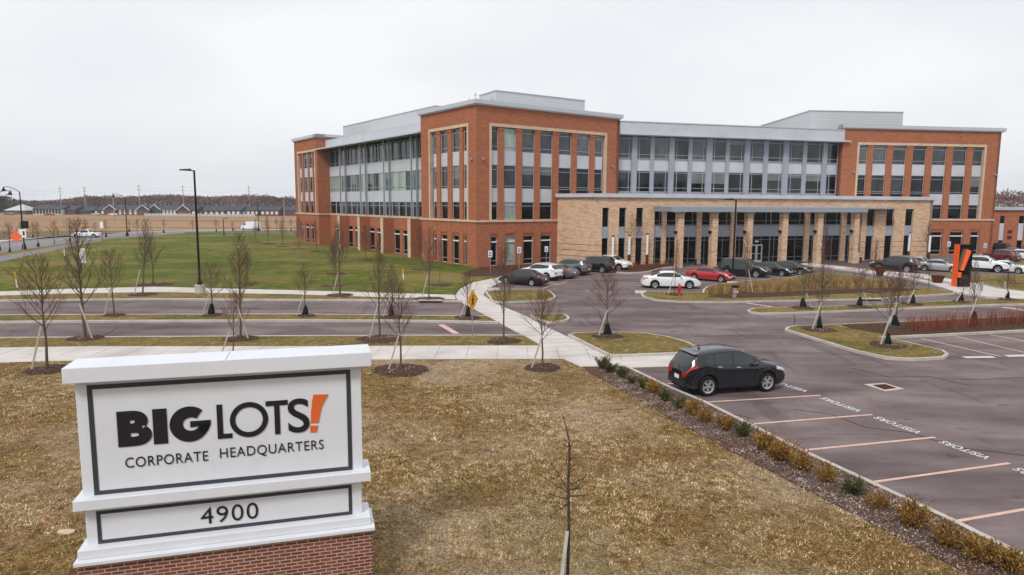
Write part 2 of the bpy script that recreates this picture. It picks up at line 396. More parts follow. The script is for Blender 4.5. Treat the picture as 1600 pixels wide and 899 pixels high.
amber = pmat('amber_lens', (0.9, 0.35, 0.03), 0.4)

# ------------------------------------------------------------------ ground, roads, walks
def inset(poly, d):
    k = len(poly)
    ar = sum(poly[i][0] * poly[(i + 1) % k][1] - poly[(i + 1) % k][0] * poly[i][1] for i in range(k))
    if ar < 0: poly = poly[::-1]
    out = []
    for i in range(k):
        p0, p1, p2 = Vector(poly[i - 1]), Vector(poly[i]), Vector(poly[(i + 1) % k])
        a = (p1 - p0).normalized(); b = (p2 - p1).normalized()
        n1 = Vector((-a.y, a.x)); n2 = Vector((-b.y, b.x))
        m = (n1 + n2)
        if m.length < 1e-6: m = n1
        m.normalize(); c = max(0.4, m.dot(n1))
        out.append(tuple(p1 + m * (d / c)))
    return out
def smooth_poly(P, closed=True, n=5):
    k = len(P); out = []
    for i in range(k if closed else k - 1):
        p0, p1, p2, p3 = [Vector(P[(i + j - 1) % k] if closed else P[min(max(i + j - 1, 0), k - 1)]) for j in range(4)]
        for q in range(n):
            t = q / n
            out.append(tuple(0.5 * ((2 * p1) + (p2 - p0) * t + (2 * p0 - 5 * p1 + 4 * p2 - p3) * t * t + (3 * p1 - p0 - 3 * p2 + p3) * t ** 3)))
    if not closed: out.append(tuple(P[-1]))
    return out
def W(px, z=0.0): return [G(u, v, z) for u, v in px]
def sheet(name, poly, z, mat, thick=0.1, kind='structure'):
    mb = MB(); mb.prism(list(poly), z - thick, z)
    return tag(mb.build(name, mat), kind=kind)
def strip(name, line, w0, w1, z, mat, thick=0.2, kind='structure'):     # band between offsets w0,w1 to the left of a polyline
    line = [Vector(p) for p in line]; A = []; B = []
    for i, p in enumerate(line):
        t = (line[min(i + 1, len(line) - 1)] - line[max(i - 1, 0)]).normalized(); n = Vector((-t.y, t.x))
        A.append(p + n * w0); B.append(p + n * w1)
    mb = MB()
    for i in range(len(line) - 1):
        q = [A[i], A[i + 1], B[i + 1], B[i]]
        mb.hexa([(p.x, p.y, z - thick) for p in q] + [(p.x, p.y, z) for p in q])
    return tag(mb.build(name, mat), kind=kind)

tag_ = MB(); tag_.quad((-890, -290, -0.06), (890, -290, -0.06), (890, 890, -0.06), (-890, 890, -0.06))
tag(tag_.build('ground', far_ground), kind='structure')
sheet('car_park', [(-95, 20), (-95, 64), (-30, 72), (5, 128), (230, 150), (230, 2), (13, -12), (6, 20)], 0.0, asphalt, 0.04)
# stubble field behind
sheet('field', [(-700, 150), (-120, 166), (-40, 196), (60, 200), (60, 400), (-700, 400)], 0.02, field, 0.06)

ZG = 0.12
FAR = -140
# foreground lawn
walk1_bot = [(0, 567), (103, 564), (300, 562.5), (581, 562), (760, 561), (880, 561), (908, 573.5)]
lawn_r = [(912, 573.8), (922, 584), (983, 616), (1039, 650), (1122, 695), (1178, 724), (1273, 773), (1365, 821), (1493, 888)]
wb = W(walk1_bot, ZG); lr = W(lawn_r, ZG)
lr_end = lr[-1]; dlt = (lr[-1][0] - lr[-2][0], lr[-1][1] - lr[-2][1])
kx = 14.0 / abs(dlt[1])
lr2 = (lr_end[0] + dlt[0] * kx, lr_end[1] + dlt[1] * kx)
foreground = [(-70, wb[0][1] + 0.2)] + wb + lr + [lr2, (lr2[0] + 2, -30), (-70, -30)]
sheet('front_lawn', foreground, ZG, lawn_dry, 0.3)
# visitor bed + kerb
kerb_line = W([(975, 572.5), (1045, 606), (1098, 628.5), (1167, 663), (1248, 704), (1357, 754.5), (1480, 812), (1599, 871)], 0.12)
ke = kerb_line[-1]; kd = (ke[0] - kerb_line[-3][0], ke[1] - kerb_line[-3][1])
kerb_line.append((ke[0] + kd[0] * 3.2, ke[1] + kd[1] * 3.2))
bed_poly = [wb[-1]] + lr + [lr2] + [kerb_line[-1]] + kerb_line[::-1][1:]
sheet('mulch_bed', inset(bed_poly, 0.03), 0.14, mulch_pale, 0.3)
strip('kerb', kerb_line, -0.02, 0.14, 0.155, kerbmat, 0.3)

# sidewalks
walk1_top = [(0, 543.5), (138, 541.5), (460, 541.3), (760, 540.3), (846, 540.3)]
w1t = W(walk1_top, ZG)
walk1 = [(-70, w1t[0][1] + 0.4)] + w1t + W([(880, 561)], ZG) + wb[::-1][2:] + [(-70, wb[0][1] + 0.2)]
sheet('sidewalk', walk1, 0.128, concrete, 0.3)
path = W([(770, 433.5), (737, 440), (718, 450), (709.8, 460), (714.7, 469), (761, 494), (781, 505), (817, 524), (846, 540.3), (880, 561), (908, 573.5), (983, 574.5), (1045, 572.5), (1100, 570),
          (1100, 551), (1056, 552.5), (952.8, 556), (881, 523.5), (844, 506.5), (822, 494), (773, 474), (755, 461), (763.6, 450), (790, 438), (845, 430), (900, 424), (960, 419), (960, 416), (880, 420)], 0.02)
sheet('footpath', path, 0.022, concrete, 0.1)
# joints in walks
mb = MB()
for i in range(60):
    x = -60 + i * 1.52
    ya = 31.2; yb = 34.6
    p0 = G(800, 561, 0.128)[1]; p1 = G(800, 541, 0.128)[1]
    if x < 5.4: mb.box(x, x + 0.022, p0 + 0.15, p1 - 0.15, 0.128, 0.1335)
tag(mb.build('sidewalk_joint', pmat('joint', (0.26, 0.24, 0.22), 0.9)), kind='structure')
mb = MB()
pa = W([(714.7, 469), (761, 494), (817, 524), (880, 561)], 0.02); pb = W([(773, 474), (822, 494), (881, 523.5), (952.8, 556)], 0.02)
def lerp2(P, t):
    k = t * (len(P) - 1); i = min(int(k), len(P) - 2); f = k - i
    return Vector((P[i][0] * (1 - f) + P[i + 1][0] * f, P[i][1] * (1 - f) + P[i + 1][1] * f))
for i in range(17):
    a = lerp2(pa, (i + 0.5) / 17); b = lerp2(pb, (i + 0.5) / 17); n = (b - a).normalized().orthogonal() * 0.014
    q = [a - n, b - n, b + n, a + n]; mb.hexa([(p.x, p.y, 0.02) for p in q] + [(p.x, p.y, 0.027) for p in q])
tag(mb.build('footpath_joint', MATS['joint']), kind='structure')

# verge between near road and sidewalk
v3_top = W([(0, 527.5), (200, 526), (460, 524.5), (817, 523.5)], 0.12)
verge3 = [(-90, v3_top[0][1] + 0.8)] + v3_top + w1t[::-1] + [(-90, w1t[0][1] + 0.4)]
sheet('near_verge', verge3, ZG, verge, 0.3)
strip('kerb', [(-90, v3_top[0][1] + 0.8)] + v3_top, -0.18, 0.02, 0.14, kerbmat, 0.3)
# median on the left
m_top = W([(0, 492), (230, 491), (460, 490.5), (694, 493.2), (760, 493.5)], 0.12)
m_bot = W([(0, 503), (200, 501.5), (460, 500.6), (640, 501.2), (779, 503.5)], 0.12)
sheet('road_median', [(-90, m_top[0][1] + 0.6)] + m_top + m_bot[::-1] + [(-90, m_bot[0][1] + 0.6)], ZG, verge, 0.3)
strip('kerb', [(-90, m_bot[0][1] + 0.6)] + m_bot, -0.02, 0.26, 0.14, kerbmat, 0.3)
strip('kerb', [(-90, m_top[0][1] + 0.6)] + m_top, -0.16, 0.02, 0.14, kerbmat, 0.3)
# upper strip between road and far sidewalk
k2 = W([(0, 469.5), (244, 467), (460, 468.6), (560, 468.8), (722, 470.5)], 0.12)
s2b = W([(0, 462), (100, 459), (244, 456.5), (460, 460), (560, 463.3), (712, 468)], 0.12)
s2t = W([(0, 456), (86, 452.3), (244, 448.3), (400, 452.3), (560, 456.6), (709.8, 461)], 0.12)
sheet('far_verge', [(-95, s2b[0][1] + 0.6)] + s2b + k2[::-1] + [(-95, k2[0][1] + 0.5)], ZG, verge, 0.3)
strip('kerb', [(-95, k2[0][1] + 0.5)] + k2, -0.02, 0.28, 0.14, kerbmat, 0.3)
sheet('sidewalk', [(-95, s2t[0][1] + 0.7)] + s2t + s2b[::-1] + [(-95, s2b[0][1] + 0.6)], 0.128, concrete, 0.3)
# green lawn
lg = [(-100, s2t[0][1] + 0.7)] + s2t + W([(718, 450), (737, 440), (770, 433.5), (880, 420)], 0.12) + [(8, 90), (-2, 100), (-30, 150), (-36, 168)] + W([(289, 364.5), (173, 373.5), (87, 391), (0, 409.5)], 0.12) + [(-110, 74)]
sheet('green_lawn', lg, 0.124, lawn_green, 0.3)
# shared path + verge + road far left
pt = W([(0, 401), (87, 385.5), (199.5, 369.8), (289, 363.2)], 0.1); pbm = W([(0, 409.5), (87, 391), (173, 373.5), (289, 364.5)], 0.1)
sheet('cycle_path', pt + pbm[::-1] + [(-110, 74), (-115, 84)], 0.13, road_grey, 0.3)
rt = W([(0, 379), (87, 370.5), (202, 364.2), (320, 361), (460, 359.5)], 0.0); rb = W([(0, 396.5), (58, 388), (130, 378), (199.5, 369.8), (289, 364), (400, 361.5), (460, 361)], 0.0)
sheet('verge', [(-118, 90)] + rb[:5] + pt[::-1] + [(-115, 84)], 0.12, verge, 0.3)
d0 = (rb[0][0] - rb[1][0], rb[0][1] - rb[1][1])
sheet('street', rt + [(-20, rt[-1][1] - 3), (-20, rb[-1][1])] + rb[::-1] + [(-118, 90), (-150, 108)], 0.10, road_grey, 0.3)
st = W([(0, 376), (43, 373), (116, 368), (202, 363), (320, 360), (460, 358.5)], 0.1)
sheet('sidewalk', st + [(-20, st[-1][1]), (-20, st[-1][1] - 3)] + rt[::-1] + [(-150, 108), (-158, 112)], 0.14, concrete, 0.3)
mb = MB()
c0 = [((Vector(a) + Vector(b)) / 2) for a, b in zip(W([(0, 385), (60, 378.5), (130, 371.5), (200, 366.3)]), W([(0, 387), (60, 380), (130, 372.5), (200, 367)]))]
for i in range(3):
    for k in range(3):
        a = c0[i].lerp(c0[i + 1], k / 3 + 0.02); b = c0[i].lerp(c0[i + 1], k / 3 + 0.22); n = (b - a).normalized().orthogonal() * 0.15
        q = [a - n, b - n, b + n, a + n]; mb.hexa([(p.x, p.y, 0.10) for p in q] + [(p.x, p.y, 0.106) for p in q])
tag(mb.build('road_marking', linew), kind='structure')

# islands
def island(name, px, w=0.17, sm=True, grass=verge, zk=0.14, zg=0.152):
    P = W(px, zk)
    if sm: P = smooth_poly(P, True, 4)
    sheet('kerb', P, zk, kerbmat, 0.3)
    sheet(name, inset(P, w), zg, grass, 0.1)
island('parking_island', [(772, 471), (764, 463), (759, 457), (768, 453.8), (803, 452.5), (845, 452.5), (858, 453.8), (866, 460), (868, 464), (858, 468.2), (820, 470.3)])
island('parking_island', [(829, 492.8), (840, 490.3), (865, 490), (882, 490.6), (889.5, 495), (888, 499), (876, 501.5), (855, 503)])
island('lawn_island', [(887, 522.5), (897, 519.8), (950, 518), (1003, 519.3), (1044, 525.5), (1076, 534.5), (1096, 544), (1098, 549.5), (1056, 551.5), (1000, 553.5), (953, 555.2)], sm=False)
dpoly = [(1001, 459.5), (1006, 456), (1030, 455.3), (1097, 457.2), (1098.3, 452.5), (1104, 447.6), (1118, 444.3), (1145, 441.5), (1171, 438.5), (1230, 434), (1262, 428.5), (1290, 426),
         (1340, 431), (1400, 443), (1450, 450), (1494, 455.5), (1492, 458), (1450, 461), (1411, 463), (1362, 467), (1280, 468), (1240, 469), (1140, 471), (1066, 471), (1023, 468), (1006, 463.5)]
island('entrance_island', dpoly, sm=False)
island('thin_median', [(1167, 484.8), (1176, 481.5), (1200, 479.8), (1280, 479), (1345, 476.5), (1411, 473.5), (1494, 468.8), (1558, 467.4), (1700, 465), (1900, 462), (1900, 470), (1700, 473), (1558, 475.5), (1460, 479.5), (1338, 484.5), (1240, 488.3), (1190, 489.3), (1171, 487.3)], sm=False)
fpoly = [(1226, 514.5), (1229, 511), (1243, 508.3), (1280, 507.3), (1313, 505.8), (1399, 502.5), (1600, 493), (1900, 484), (1900, 503), (1600, 516.2), (1450, 523.3), (1378, 526.5), (1400, 530), (1475, 547), (1483, 553), (1476, 557.8), (1440, 560), (1420, 560.3), (1385, 558), (1338, 548), (1289, 533.5), (1240, 518.5)]
island('corner_island', fpoly, sm=False)
# beds
sheet('mulch_bed', W([(1106, 463.6), (1115, 461), (1180, 458.5), (1250, 455), (1330, 452), (1400, 449.8), (1440, 452.5), (1400, 455.5), (1300, 459.5), (1200, 464), (1140, 466.2)], 0.17), 0.175, mulchm, 0.1)
sheet('mulch_bed', W([(1315, 507.6), (1399, 504.5), (1600, 494.8), (1890, 485.5), (1890, 501), (1600, 513.3), (1450, 521.5), (1392, 523.5), (1360, 518), (1330, 513)], 0.17), 0.175, mulchm, 0.1)
# area in front of the entrance and to the right
walkR = W([(1243, 413), (1290, 417.5), (1362, 427), (1411, 434), (1450, 442), (1494, 456.5), (1540, 463), (1600, 467), (1800, 470), (1800, 458), (1600, 456), (1560, 451), (1525, 443), (1460, 441), (1400, 428), (1330, 418), (1262, 411)], 0.16)
sheet('sidewalk', walkR, 0.166, concrete, 0.3)
sheet('sidewalk', W([(1380, 427), (1425, 431.5), (1480, 440), (1500, 446), (1510, 441), (1440, 428), (1385, 424)], 0.16), 0.160, concrete, 0.3)
sheet('entrance_paving', W([(1040, 413), (1130, 413.5), (1200, 415), (1243, 415), (1330, 419.5), (1400, 413), (1400, 404), (1350, 402), (1040, 402)], 0.05), 0.05, pavers, 0.2)
island('right_lawn', [(1430, 428.5), (1520, 429.5), (1600, 430), (1800, 431), (1800, 456), (1600, 455), (1562, 450), (1528, 442), (1462, 439.5), (1440, 434)], sm=False)
island('right_lawn', [(1583, 407.5), (1600, 407.5), (1780, 408), (1780, 414), (1600, 414), (1583, 413)], sm=False)
sheet('planting_bed', W([(960, 425), (985, 426), (1020, 423.5), (1040, 418), (1058, 416.5), (1058, 409), (930, 409), (958, 419)], 0.13), 0.14, mulchm, 0.3)
strip('kerb', smooth_poly(W([(964, 425), (985, 426), (1012, 424.3), (1030, 420), (1044, 417.5), (1060, 416.8)], 0.14), False), -0.1, 0.12, 0.155, kerbmat, 0.3)
sheet('planting_bed', W([(770, 432), (800, 428), (850, 423), (900, 418), (950, 415), (950, 408), (872, 412), (760, 416), (735, 422), (720, 428), (735, 432)], 0.13), 0.132, mulchm, 0.1)

# painted lines
mb = MB()
def pline(mbx, a, b, w=0.1, z=0.005):
    a = Vector(G(*a)); b = Vector(G(*b)); n = (b - a).normalized().orthogonal() * (w / 2)
    q = [a - n, b - n, b + n, a + n]; mbx.hexa([(p.x, p.y, z - 0.004) for p in q] + [(p.x, p.y, z) for p in q])
for a, b in [((1043, 600), (1100, 597)), ((1099, 628.8), (1282, 618)), ((1170, 663), (1363, 648)), ((1252, 704), (1461, 683.5)), ((1360, 754), (1577, 724)), ((1492, 815), (1700, 779))]:
    pline(mb, a, b, 0.11)
for a, b in [((1439, 529), (1564, 557.5)), ((1494, 526), (1610, 553)), ((1546, 523), (1680, 547)), ((1598, 520), (1740, 541)), ((1650, 517), (1800, 536))]:
    pline(mb, a, b, 0.11)
for a, b in [((845, 452), (870, 443)), ((868, 446), (885, 441)), ((885, 438), (905, 436)), ((915, 432), (940, 430)), ((950, 428), (968, 427)), ((795, 451), (857, 451.5))]:
    pline(mb, a, b, 0.1)
tag(mb.build('parking_line', linew), kind='structure')
mb = MB()
for a, b in [((1506, 558.5), (1553, 558)), ((1572, 556.5), (1625, 555))]: pline(mb, a, b, 0.35)
tag(mb.build('road_marking', linewhite), kind='structure')
# chevron hump markings
def hump(a, b, n, wid):
    a = Vector(G(*a)); b = Vector(G(*b)); d = (b - a); nn = d.normalized().orthogonal() * wid
    m1, m2 = MB(), MB()
    for i in range(n):
        p = a + d * (i / n); q = a + d * ((i + 0.55) / n); r = a + d * ((i + 1) / n)
        m1.quad(*[(x.x, x.y, 0.006) for x in (p - nn, q - nn, q + nn, p + nn)])
        m2.quad(*[(x.x, x.y, 0.006) for x in (q - nn, r - nn, r + nn, q + nn)])
    tag(m1.build('crossing_marking', linewhite), kind='structure'); tag(m2.build('crossing_marking', lineorange), kind='structure')
hump((689, 507.5), (714, 522), 7, 0.2)
hump((1167, 473.8), (1207, 480), 6, 0.16)
hump((1568, 480.5), (1606, 486), 5, 0.3)
# asphalt seams
mb = MB()
seam = noisy('seam', [(0.3, (0.03, 0.025, 0.026)), (0.7, (0.05, 0.04, 0.042))], scale=3)
for pts in [[(1240, 640), (1300, 648), (1352, 668), (1420, 676), (1500, 700), (1600, 712)], [(1330, 575), (1390, 590), (1450, 588), (1520, 604)], [(905, 470), (935, 485), (940, 500)], [(985, 480), (1060, 489), (1130, 487), (1165, 497)], [(1110, 640), (1180, 655)], [(1085, 526.5), (1150, 524.5), (1226, 520.5)], [(1281, 493), (1300, 496), (1330, 494)], [(1240, 492), (1242, 500), (1241, 507)], [(1240, 494), (1262, 499), (1300, 503.5)],
            [(160, 526), (176, 517), (184, 511)], [(0, 484), (120, 482), (300, 481), (420, 482), (600, 483.5)], [(1500, 594), (1560, 592), (1620, 588)]]:
    for a, b in zip(pts, pts[1:]): pline(mb, a, b, 0.05, 0.0045)
tag(mb.build('asphalt_seam', seam), kind='structure')

# text helper --------------------------------------------------------
def text_faces(txt, offset=0.0, spacing=1.0, res=6, wspace=1.0):
    cu = bpy.data.curves.new('t', 'FONT'); cu.body = txt; cu.size = 1; cu.offset = offset; cu.space_character = spacing; cu.resolution_u = res; cu.space_word = wspace
    ob = bpy.data.objects.new('t', cu); COL.objects.link(ob)
    dg = bpy.context.evaluated_depsgraph_get()
    me = bpy.data.meshes.new_from_object(ob.evaluated_get(dg))
    vs = [tuple(v.co[:2]) for v in me.vertices]; fs = [tuple(p.vertices) for p in me.polygons]
    # boundary edges for side walls
    cnt = {}
    for f in fs:
        for i in range(len(f)):
            e = (f[i], f[(i + 1) % len(f)]); cnt[e] = 1
    bnd = [e for e in cnt if (e[1], e[0]) not in cnt]
    bpy.data.objects.remove(ob); bpy.data.meshes.remove(me); bpy.data.curves.remove(cu)
    xs = [v[0] for v in vs]; ys = [v[1] for v in vs]
    x0, x1, y0, y1 = min(xs), max(xs), min(ys), max(ys)
    vs = [((v[0] - x0) / (x1 - x0), (v[1] - y0) / (y1 - y0)) for v in vs]
    return vs, fs, bnd
def add_text(mb, txt, fn, depth_fn=None, **kw):
    vs, fs, bnd = text_faces(txt, **kw)
    n = len(mb.v); mb.v += [tuple(fn(a, b)) for a, b in vs]
    for f in fs: mb.f.append(tuple(n + i for i in f)); mb.m.append(0)
    if depth_fn:
        k = len(mb.v); mb.v += [tuple(depth_fn(a, b)) for a, b in vs]
        for a, b in bnd: mb.f.append((n + b, n + a, k + a, k + b)); mb.m.append(0)

# VISITORS painted in each stall
k0 = Vector(kerb_line[2]); k1 = Vector(kerb_line[6]); kdir = (k0 - k1).normalized(); kup = Vector((-kdir.y, kdir.x))
for i, (pv, ps) in enumerate([((1263, 612), (1206, 594.5)), ((1346, 643), (1287, 622)), ((1440, 677), (1371, 652)), ((1548, 716.5), (1473, 690)), ((1680, 768), (1590, 732)), ((1120, 562), (1080, 549))]):
    if i == 5: continue
    a = Vector(G(*pv)); b = Vector(G(*ps))
    d = (b - a); up = Vector((-d.y, d.x)).normalized() * 0.34
    mb = MB(); add_text(mb, 'VISITORS', lambda s, t: (a.x + d.x * s + up.x * (t - 0.3), a.y + d.y * s + up.y * (t - 0.3), 0.006), offset=0.022, spacing=1.08)
    tag(mb.build('stall_lettering', linewhite), kind='structure')
exec_marker = 0
# drain grate in the car park
def quadpx(mb, px, z0, z1, mi=0): mb.prism(W(px, z1), z0, z1, mi)
dr = thing('drain', 'square concrete drain with rusty iron grate set in the asphalt beyond the painted lettering', 'drain', (*G(1381, 605), 0))
mb = MB(); quadpx(mb, [(1350, 600.5), (1382, 598.3), (1412.5, 607.7), (1383, 611.3)], -0.02, 0.008); mb.build('concrete_collar', kerbmat, dr)
gq = [Vector(q) for q in W([(1363, 602), (1383, 600.5), (1401, 606.7), (1382, 609)], 0.01)]
mb = MB(); mb.prism([tuple(q) for q in gq], 0.0, 0.010)
for i in range(7):
    a = gq[0].lerp(gq[1], (i + .5) / 7); b = gq[3].lerp(gq[2], (i + .5) / 7); n = (b - a).normalized().orthogonal() * 0.02
    q = [a - n, b - n, b + n, a + n]; mb.hexa([(p.x, p.y, 0.010) for p in q] + [(p.x, p.y, 0.024) for p in q])
for i in range(7):
    a = gq[0].lerp(gq[3], (i + .5) / 7); b = gq[1].lerp(gq[2], (i + .5) / 7); n = (b - a).normalized().orthogonal() * 0.02
    q = [a - n, b - n, b + n, a + n]; mb.hexa([(p.x, p.y, 0.010) for p in q] + [(p.x, p.y, 0.022) for p in q])
mb.build('grate', rust, dr)
for (u, v, lab) in [(925, 453.8, 'dark round manhole cover in the asphalt between the parked row and the white sedan')]:
    x, y = G(u, v); t = thing('manhole_cover', lab, 'manhole', (x, y, 0))
    mb = MB(); mb.lathe([(0.42, 0.0), (0.42, 0.008), (0.36, 0.010), (0.0, 0.010)], x, y, 20); mb.build('lid', rust, t)
    mb = MB(); mb.lathe([(0.52, 0.0), (0.52, 0.006), (0.43, 0.006)], x, y, 20); mb.build('collar', kerbmat, t)
for (u, v, lab) in [(672, 471, 'dark kerb inlet slot by the far sidewalk left of the yellow crossing sign'), (1360, 468.5, 'dark kerb inlet slot in the entrance island kerb on the right')]:
    x, y = G(u, v, 0.1); t = thing('kerb_inlet', lab, 'drain', (x, y, 0))
    mb = MB(); mb.box(x - 0.8, x + 0.8, y - 0.12, y + 0.3, -0.02, 0.145); mb.build('slot', dark_core, t)
    mb = MB(); mb.box(x - 0.9, x + 0.9, y - 0.16, y + 0.4, 0.146, 0.19); mb.build('top_slab', kerbmat, t)

# ------------------------------------------------------------------ OFFICE BUILDING
A0 = (-4.2, 79.3); A1 = (14.2, 92.3); D0 = (48.5, 101.5); D1 = (74.3, 105.3); E0 = (-41.2, 130.0)
FA, FD, FL = Frame(A0, A1), Frame(D0, D1), Frame(E0, A0)
FC = Frame(A1, D0)
S1, S2 = (9.9, 82.2), (59.6, 96.9)
S0 = (5.7, 86.29)
FS = Frame(S1, S2); FSs = Frame(S0, S1)
ob = thing('office_building', 'large orange brick and grey panel office building with tan stone entrance wing', 'building', (16, 92, 0))
ZT, ZCAP = 18.75, 19.35
back = 26.0
def offp(f, s, w): p = f.P(s, w, 0); return (p.x, p.y)
# cores (dark solid volumes behind the facades)
core = MB()
pA = [offp(FL, FL.L - 13.2, -0.45), offp(FL, FL.L - .45, -0.45), offp(FA, FA.L, -0.45), offp(FA, FA.L, -22)]
core.prism(pA, 0, 18.6)
core.prism([offp(FL, 8.5, -2.3), offp(FL, FL.L - 13.0, -2.3), offp(FL, FL.L - 13.0, -24), offp(FL, 8.5, -24)], 0, 16.9)
core.prism([offp(FL, 0, -0.45), offp(FL, 10.4, -0.45), offp(FL, 10.4, -22), offp(FL, 0, -22)], 0, 18.6)
core.prism([offp(FC, -0.5, -1.5), offp(FC, FC.L + .5, -1.5), offp(FC, FC.L + .5, -22), offp(FC, -0.5, -22)], 0, 16.9)
core.prism([offp(FD, 0.0, -0.45), offp(FD, FD.L, -0.45), offp(FD, FD.L, -22), offp(FD, 0.0, -22)], 0, 18.6)
core.build('core', dark_core, ob)
roof = MB()
roof.prism([offp(FL, FL.L - 13.2, -0.4), offp(FL, FL.L - .4, -0.4), offp(FA, FA.L, -0.4), offp(FA, FA.L, -22)], 18.6, 18.7)
roof.prism([offp(FL, 8.5, -1.9), offp(FL, FL.L - 13.0, -1.9), offp(FL, FL.L - 13.0, -24), offp(FL, 8.5, -24)], 16.9, 17.0)
roof.prism([offp(FC, -0.5, -1.2), offp(FC, FC.L + .5, -1.2), offp(FC, FC.L + .5, -22), offp(FC, -0.5, -22)], 16.9, 17.0)
roof.build('roof', rooflight, ob)

bk, tr, sp_, cp = MB(), MB(), MB(), MB()          # brick, limestone trim, spandrels, parapet cap
Z3, Z2, Z1, Z0 = (13.7, 16.4), (9.35, 12.1), (5.62, 7.75), (0.2, 3.65)
def flush():
    for mbx, nm, mt, uv in ((bk, 'brick_wall', brick, True), (tr, 'stone_trim', limestone, False), (sp_, 'spandrel_panel', panel, False), (cp, 'parapet_cap', cap_metal, False)):
        if mbx.v: mbx.build(nm, mt, ob, uv=uv)
        mbx.v, mbx.f, mbx.m = [], [], []
rnd = random.Random(5)
def window(f, s0, s1, z0, z1, w, name, gmat, bars=(0.22, None), vbars=(), fr=0.05, dep=0.09, mat=None):
    m = MB()
    f.box(m, s0, s0 + fr, w, w + dep, z0, z1); f.box(m, s1 - fr, s1, w, w + dep, z0, z1)
    f.box(m, s0 + fr, s1 - fr, w, w + dep, z1 - fr, z1); f.box(m, s0 + fr, s1 - fr, w, w + dep, z0, z0 + fr)
    for b in bars:
        if b is not None: f.box(m, s0 + fr, s1 - fr, w, w + dep - .005, z0 + (z1 - z0) * b - fr / 2, z0 + (z1 - z0) * b + fr / 2)
    for b in vbars: f.box(m, s0 + (s1 - s0) * b - fr / 2, s0 + (s1 - s0) * b + fr / 2, w, w + dep - .010, z0 + fr, z1 - fr)
    wn = m.build(name, mat or mullion, ob)
    if gmat is glass_up: gmat = rnd.choice([glass_up, glass_up, glass_mid, glass_pale])
    elif gmat is glass: gmat = rnd.choice([glass, glass, glass_mid])
    g = MB(); f.box(g, s0 + .01, s1 - .01, w - 0.05, w + 0.02, z0 + .01, z1 - .01); g.build('pane', gmat, wn)
    if name in ('window', 'curtain_window') and z0 > 9 and gmat is not glass_blind and rnd.random() < .22:
        hb = (z1 - z0) * rnd.choice([.2, .35, .55]); g = MB(); f.box(g, s0 + fr, s1 - fr, w, w + 0.024, z1 - fr - hb, z1 - fr); g.build('blind', glass_shade, wn)
    return wn
def pavilion(f, cols, trim, rows3=None, s_edge=(0, None), bars_top=True, ground_cols=None, w_in=-0.32, blinds=(), skip1=(), skip0=(), base_skip=None):
    """cols: list of (s0,s1) windows; trim (sa,sb) outer edges of pale surround"""
    e0, e1 = s_edge; e1 = f.L if e1 is None else e1
    ta, tb = trim; tw = 0.32
    ztr = 16.85
    # brick: left, right, top
    f.box(bk, e0, ta, -0.45, 0, 5.62, ZT); f.box(bk, tb, e1, -0.45, 0, 5.62, ZT); f.box(bk, ta, tb, -0.45, 0, ztr, ZT)
    # trim
    f.box(tr, ta, ta + tw, -0.45, 0.05, 5.62, ztr); f.box(tr, tb - tw, tb, -0.45, 0.05, 5.62, ztr); f.box(tr, ta + tw, tb - tw, -0.45, 0.05, ztr - 0.36, ztr)
    # piers between windows
    for a, b in zip(cols, cols[1:]):
        f.box(bk, a[1], b[0], -0.45, -0.04, 5.62, ztr - 0.36)
        f.box(bk, a[1] - 0.04, b[0] + 0.04, -0.43, 0.02, ztr - 0.72, ztr - 0.5)
    # course and ground floor brick
    f.box(tr, e0 - 0.1, e1 + 0.1, -0.45, 0.12, 5.38, 5.62)
    f.box(bk, e0, e1, -0.45, 0.0, 4.0, 5.38)
    gc = ground_cols or cols
    prev = e0
    for i, (a, b) in enumerate(gc):
        f.box(bk, prev, a, -0.45, 0.0, 0, 4.0); prev = b
    f.box(bk, prev, e1, -0.45, 0.0, 0, 4.0)
    for (a, b) in gc:                      # brick panel above ground window, slightly recessed joints
        f.box(bk, a, b, -0.45, -0.10, 3.65, 4.0)
        f.box(bk, a, b, -0.45, -0.02, 0.0, 0.2)
        f.box(bk, a - 0.16, a - 0.08, -0.2, 0.035, 0.1, 5.38); f.box(bk, b + 0.08, b + 0.16, -0.2, 0.035, 0.1, 5.38)
    for i, (a, b) in enumerate(cols):
        for r, (z0, z1) in enumerate((Z1, Z2, Z3)):
            if r == 0 and i in skip1: continue
            gm = glass_blind if (i, r) in blinds else (glass_black if r == 0 else (glass if r == 1 and f is not FL else glass_up))
            bars = (0.78,) if r == 0 else ((0.20, 0.84) if r == 2 else (0.11, 0.80))
            window(f, a, b, z0, z1, w_in, 'window', gm, bars)
        for (z0, z1) in ((7.75, 9.35), (12.1, 13.7)):
            if z0 < 8 and i in skip1: continue
            m = MB(); f.box(m, a, b, -0.45, -0.2, z0, z1); m.build('spandrel_panel', panel, ob)
    for i, (a, b) in enumerate(gc):
        if i in skip0: continue
        wn = window(f, a, b, Z0[0], Z0[1], -0.3, 'ground_window', glass_blind if (i, -1) in blinds else glass_black, (0.17, 0.82), fr=0.06)
        m = MB(); f.box(m, a, b, -0.24, -0.14, 2.95, 3.1); m.build('transom', white, wn)
def capband(f, e0, e1, extra0=0.35, extra1=0.35, wb=-1.2):
    f.box(cp, e0 - extra0, e1 + extra1, wb, 0.35, ZT + 0.12, ZCAP); f.box(cp, e0 - extra0 + .2, e1 + extra1 - .2, wb, 0.18, ZT, ZT + 0.12)

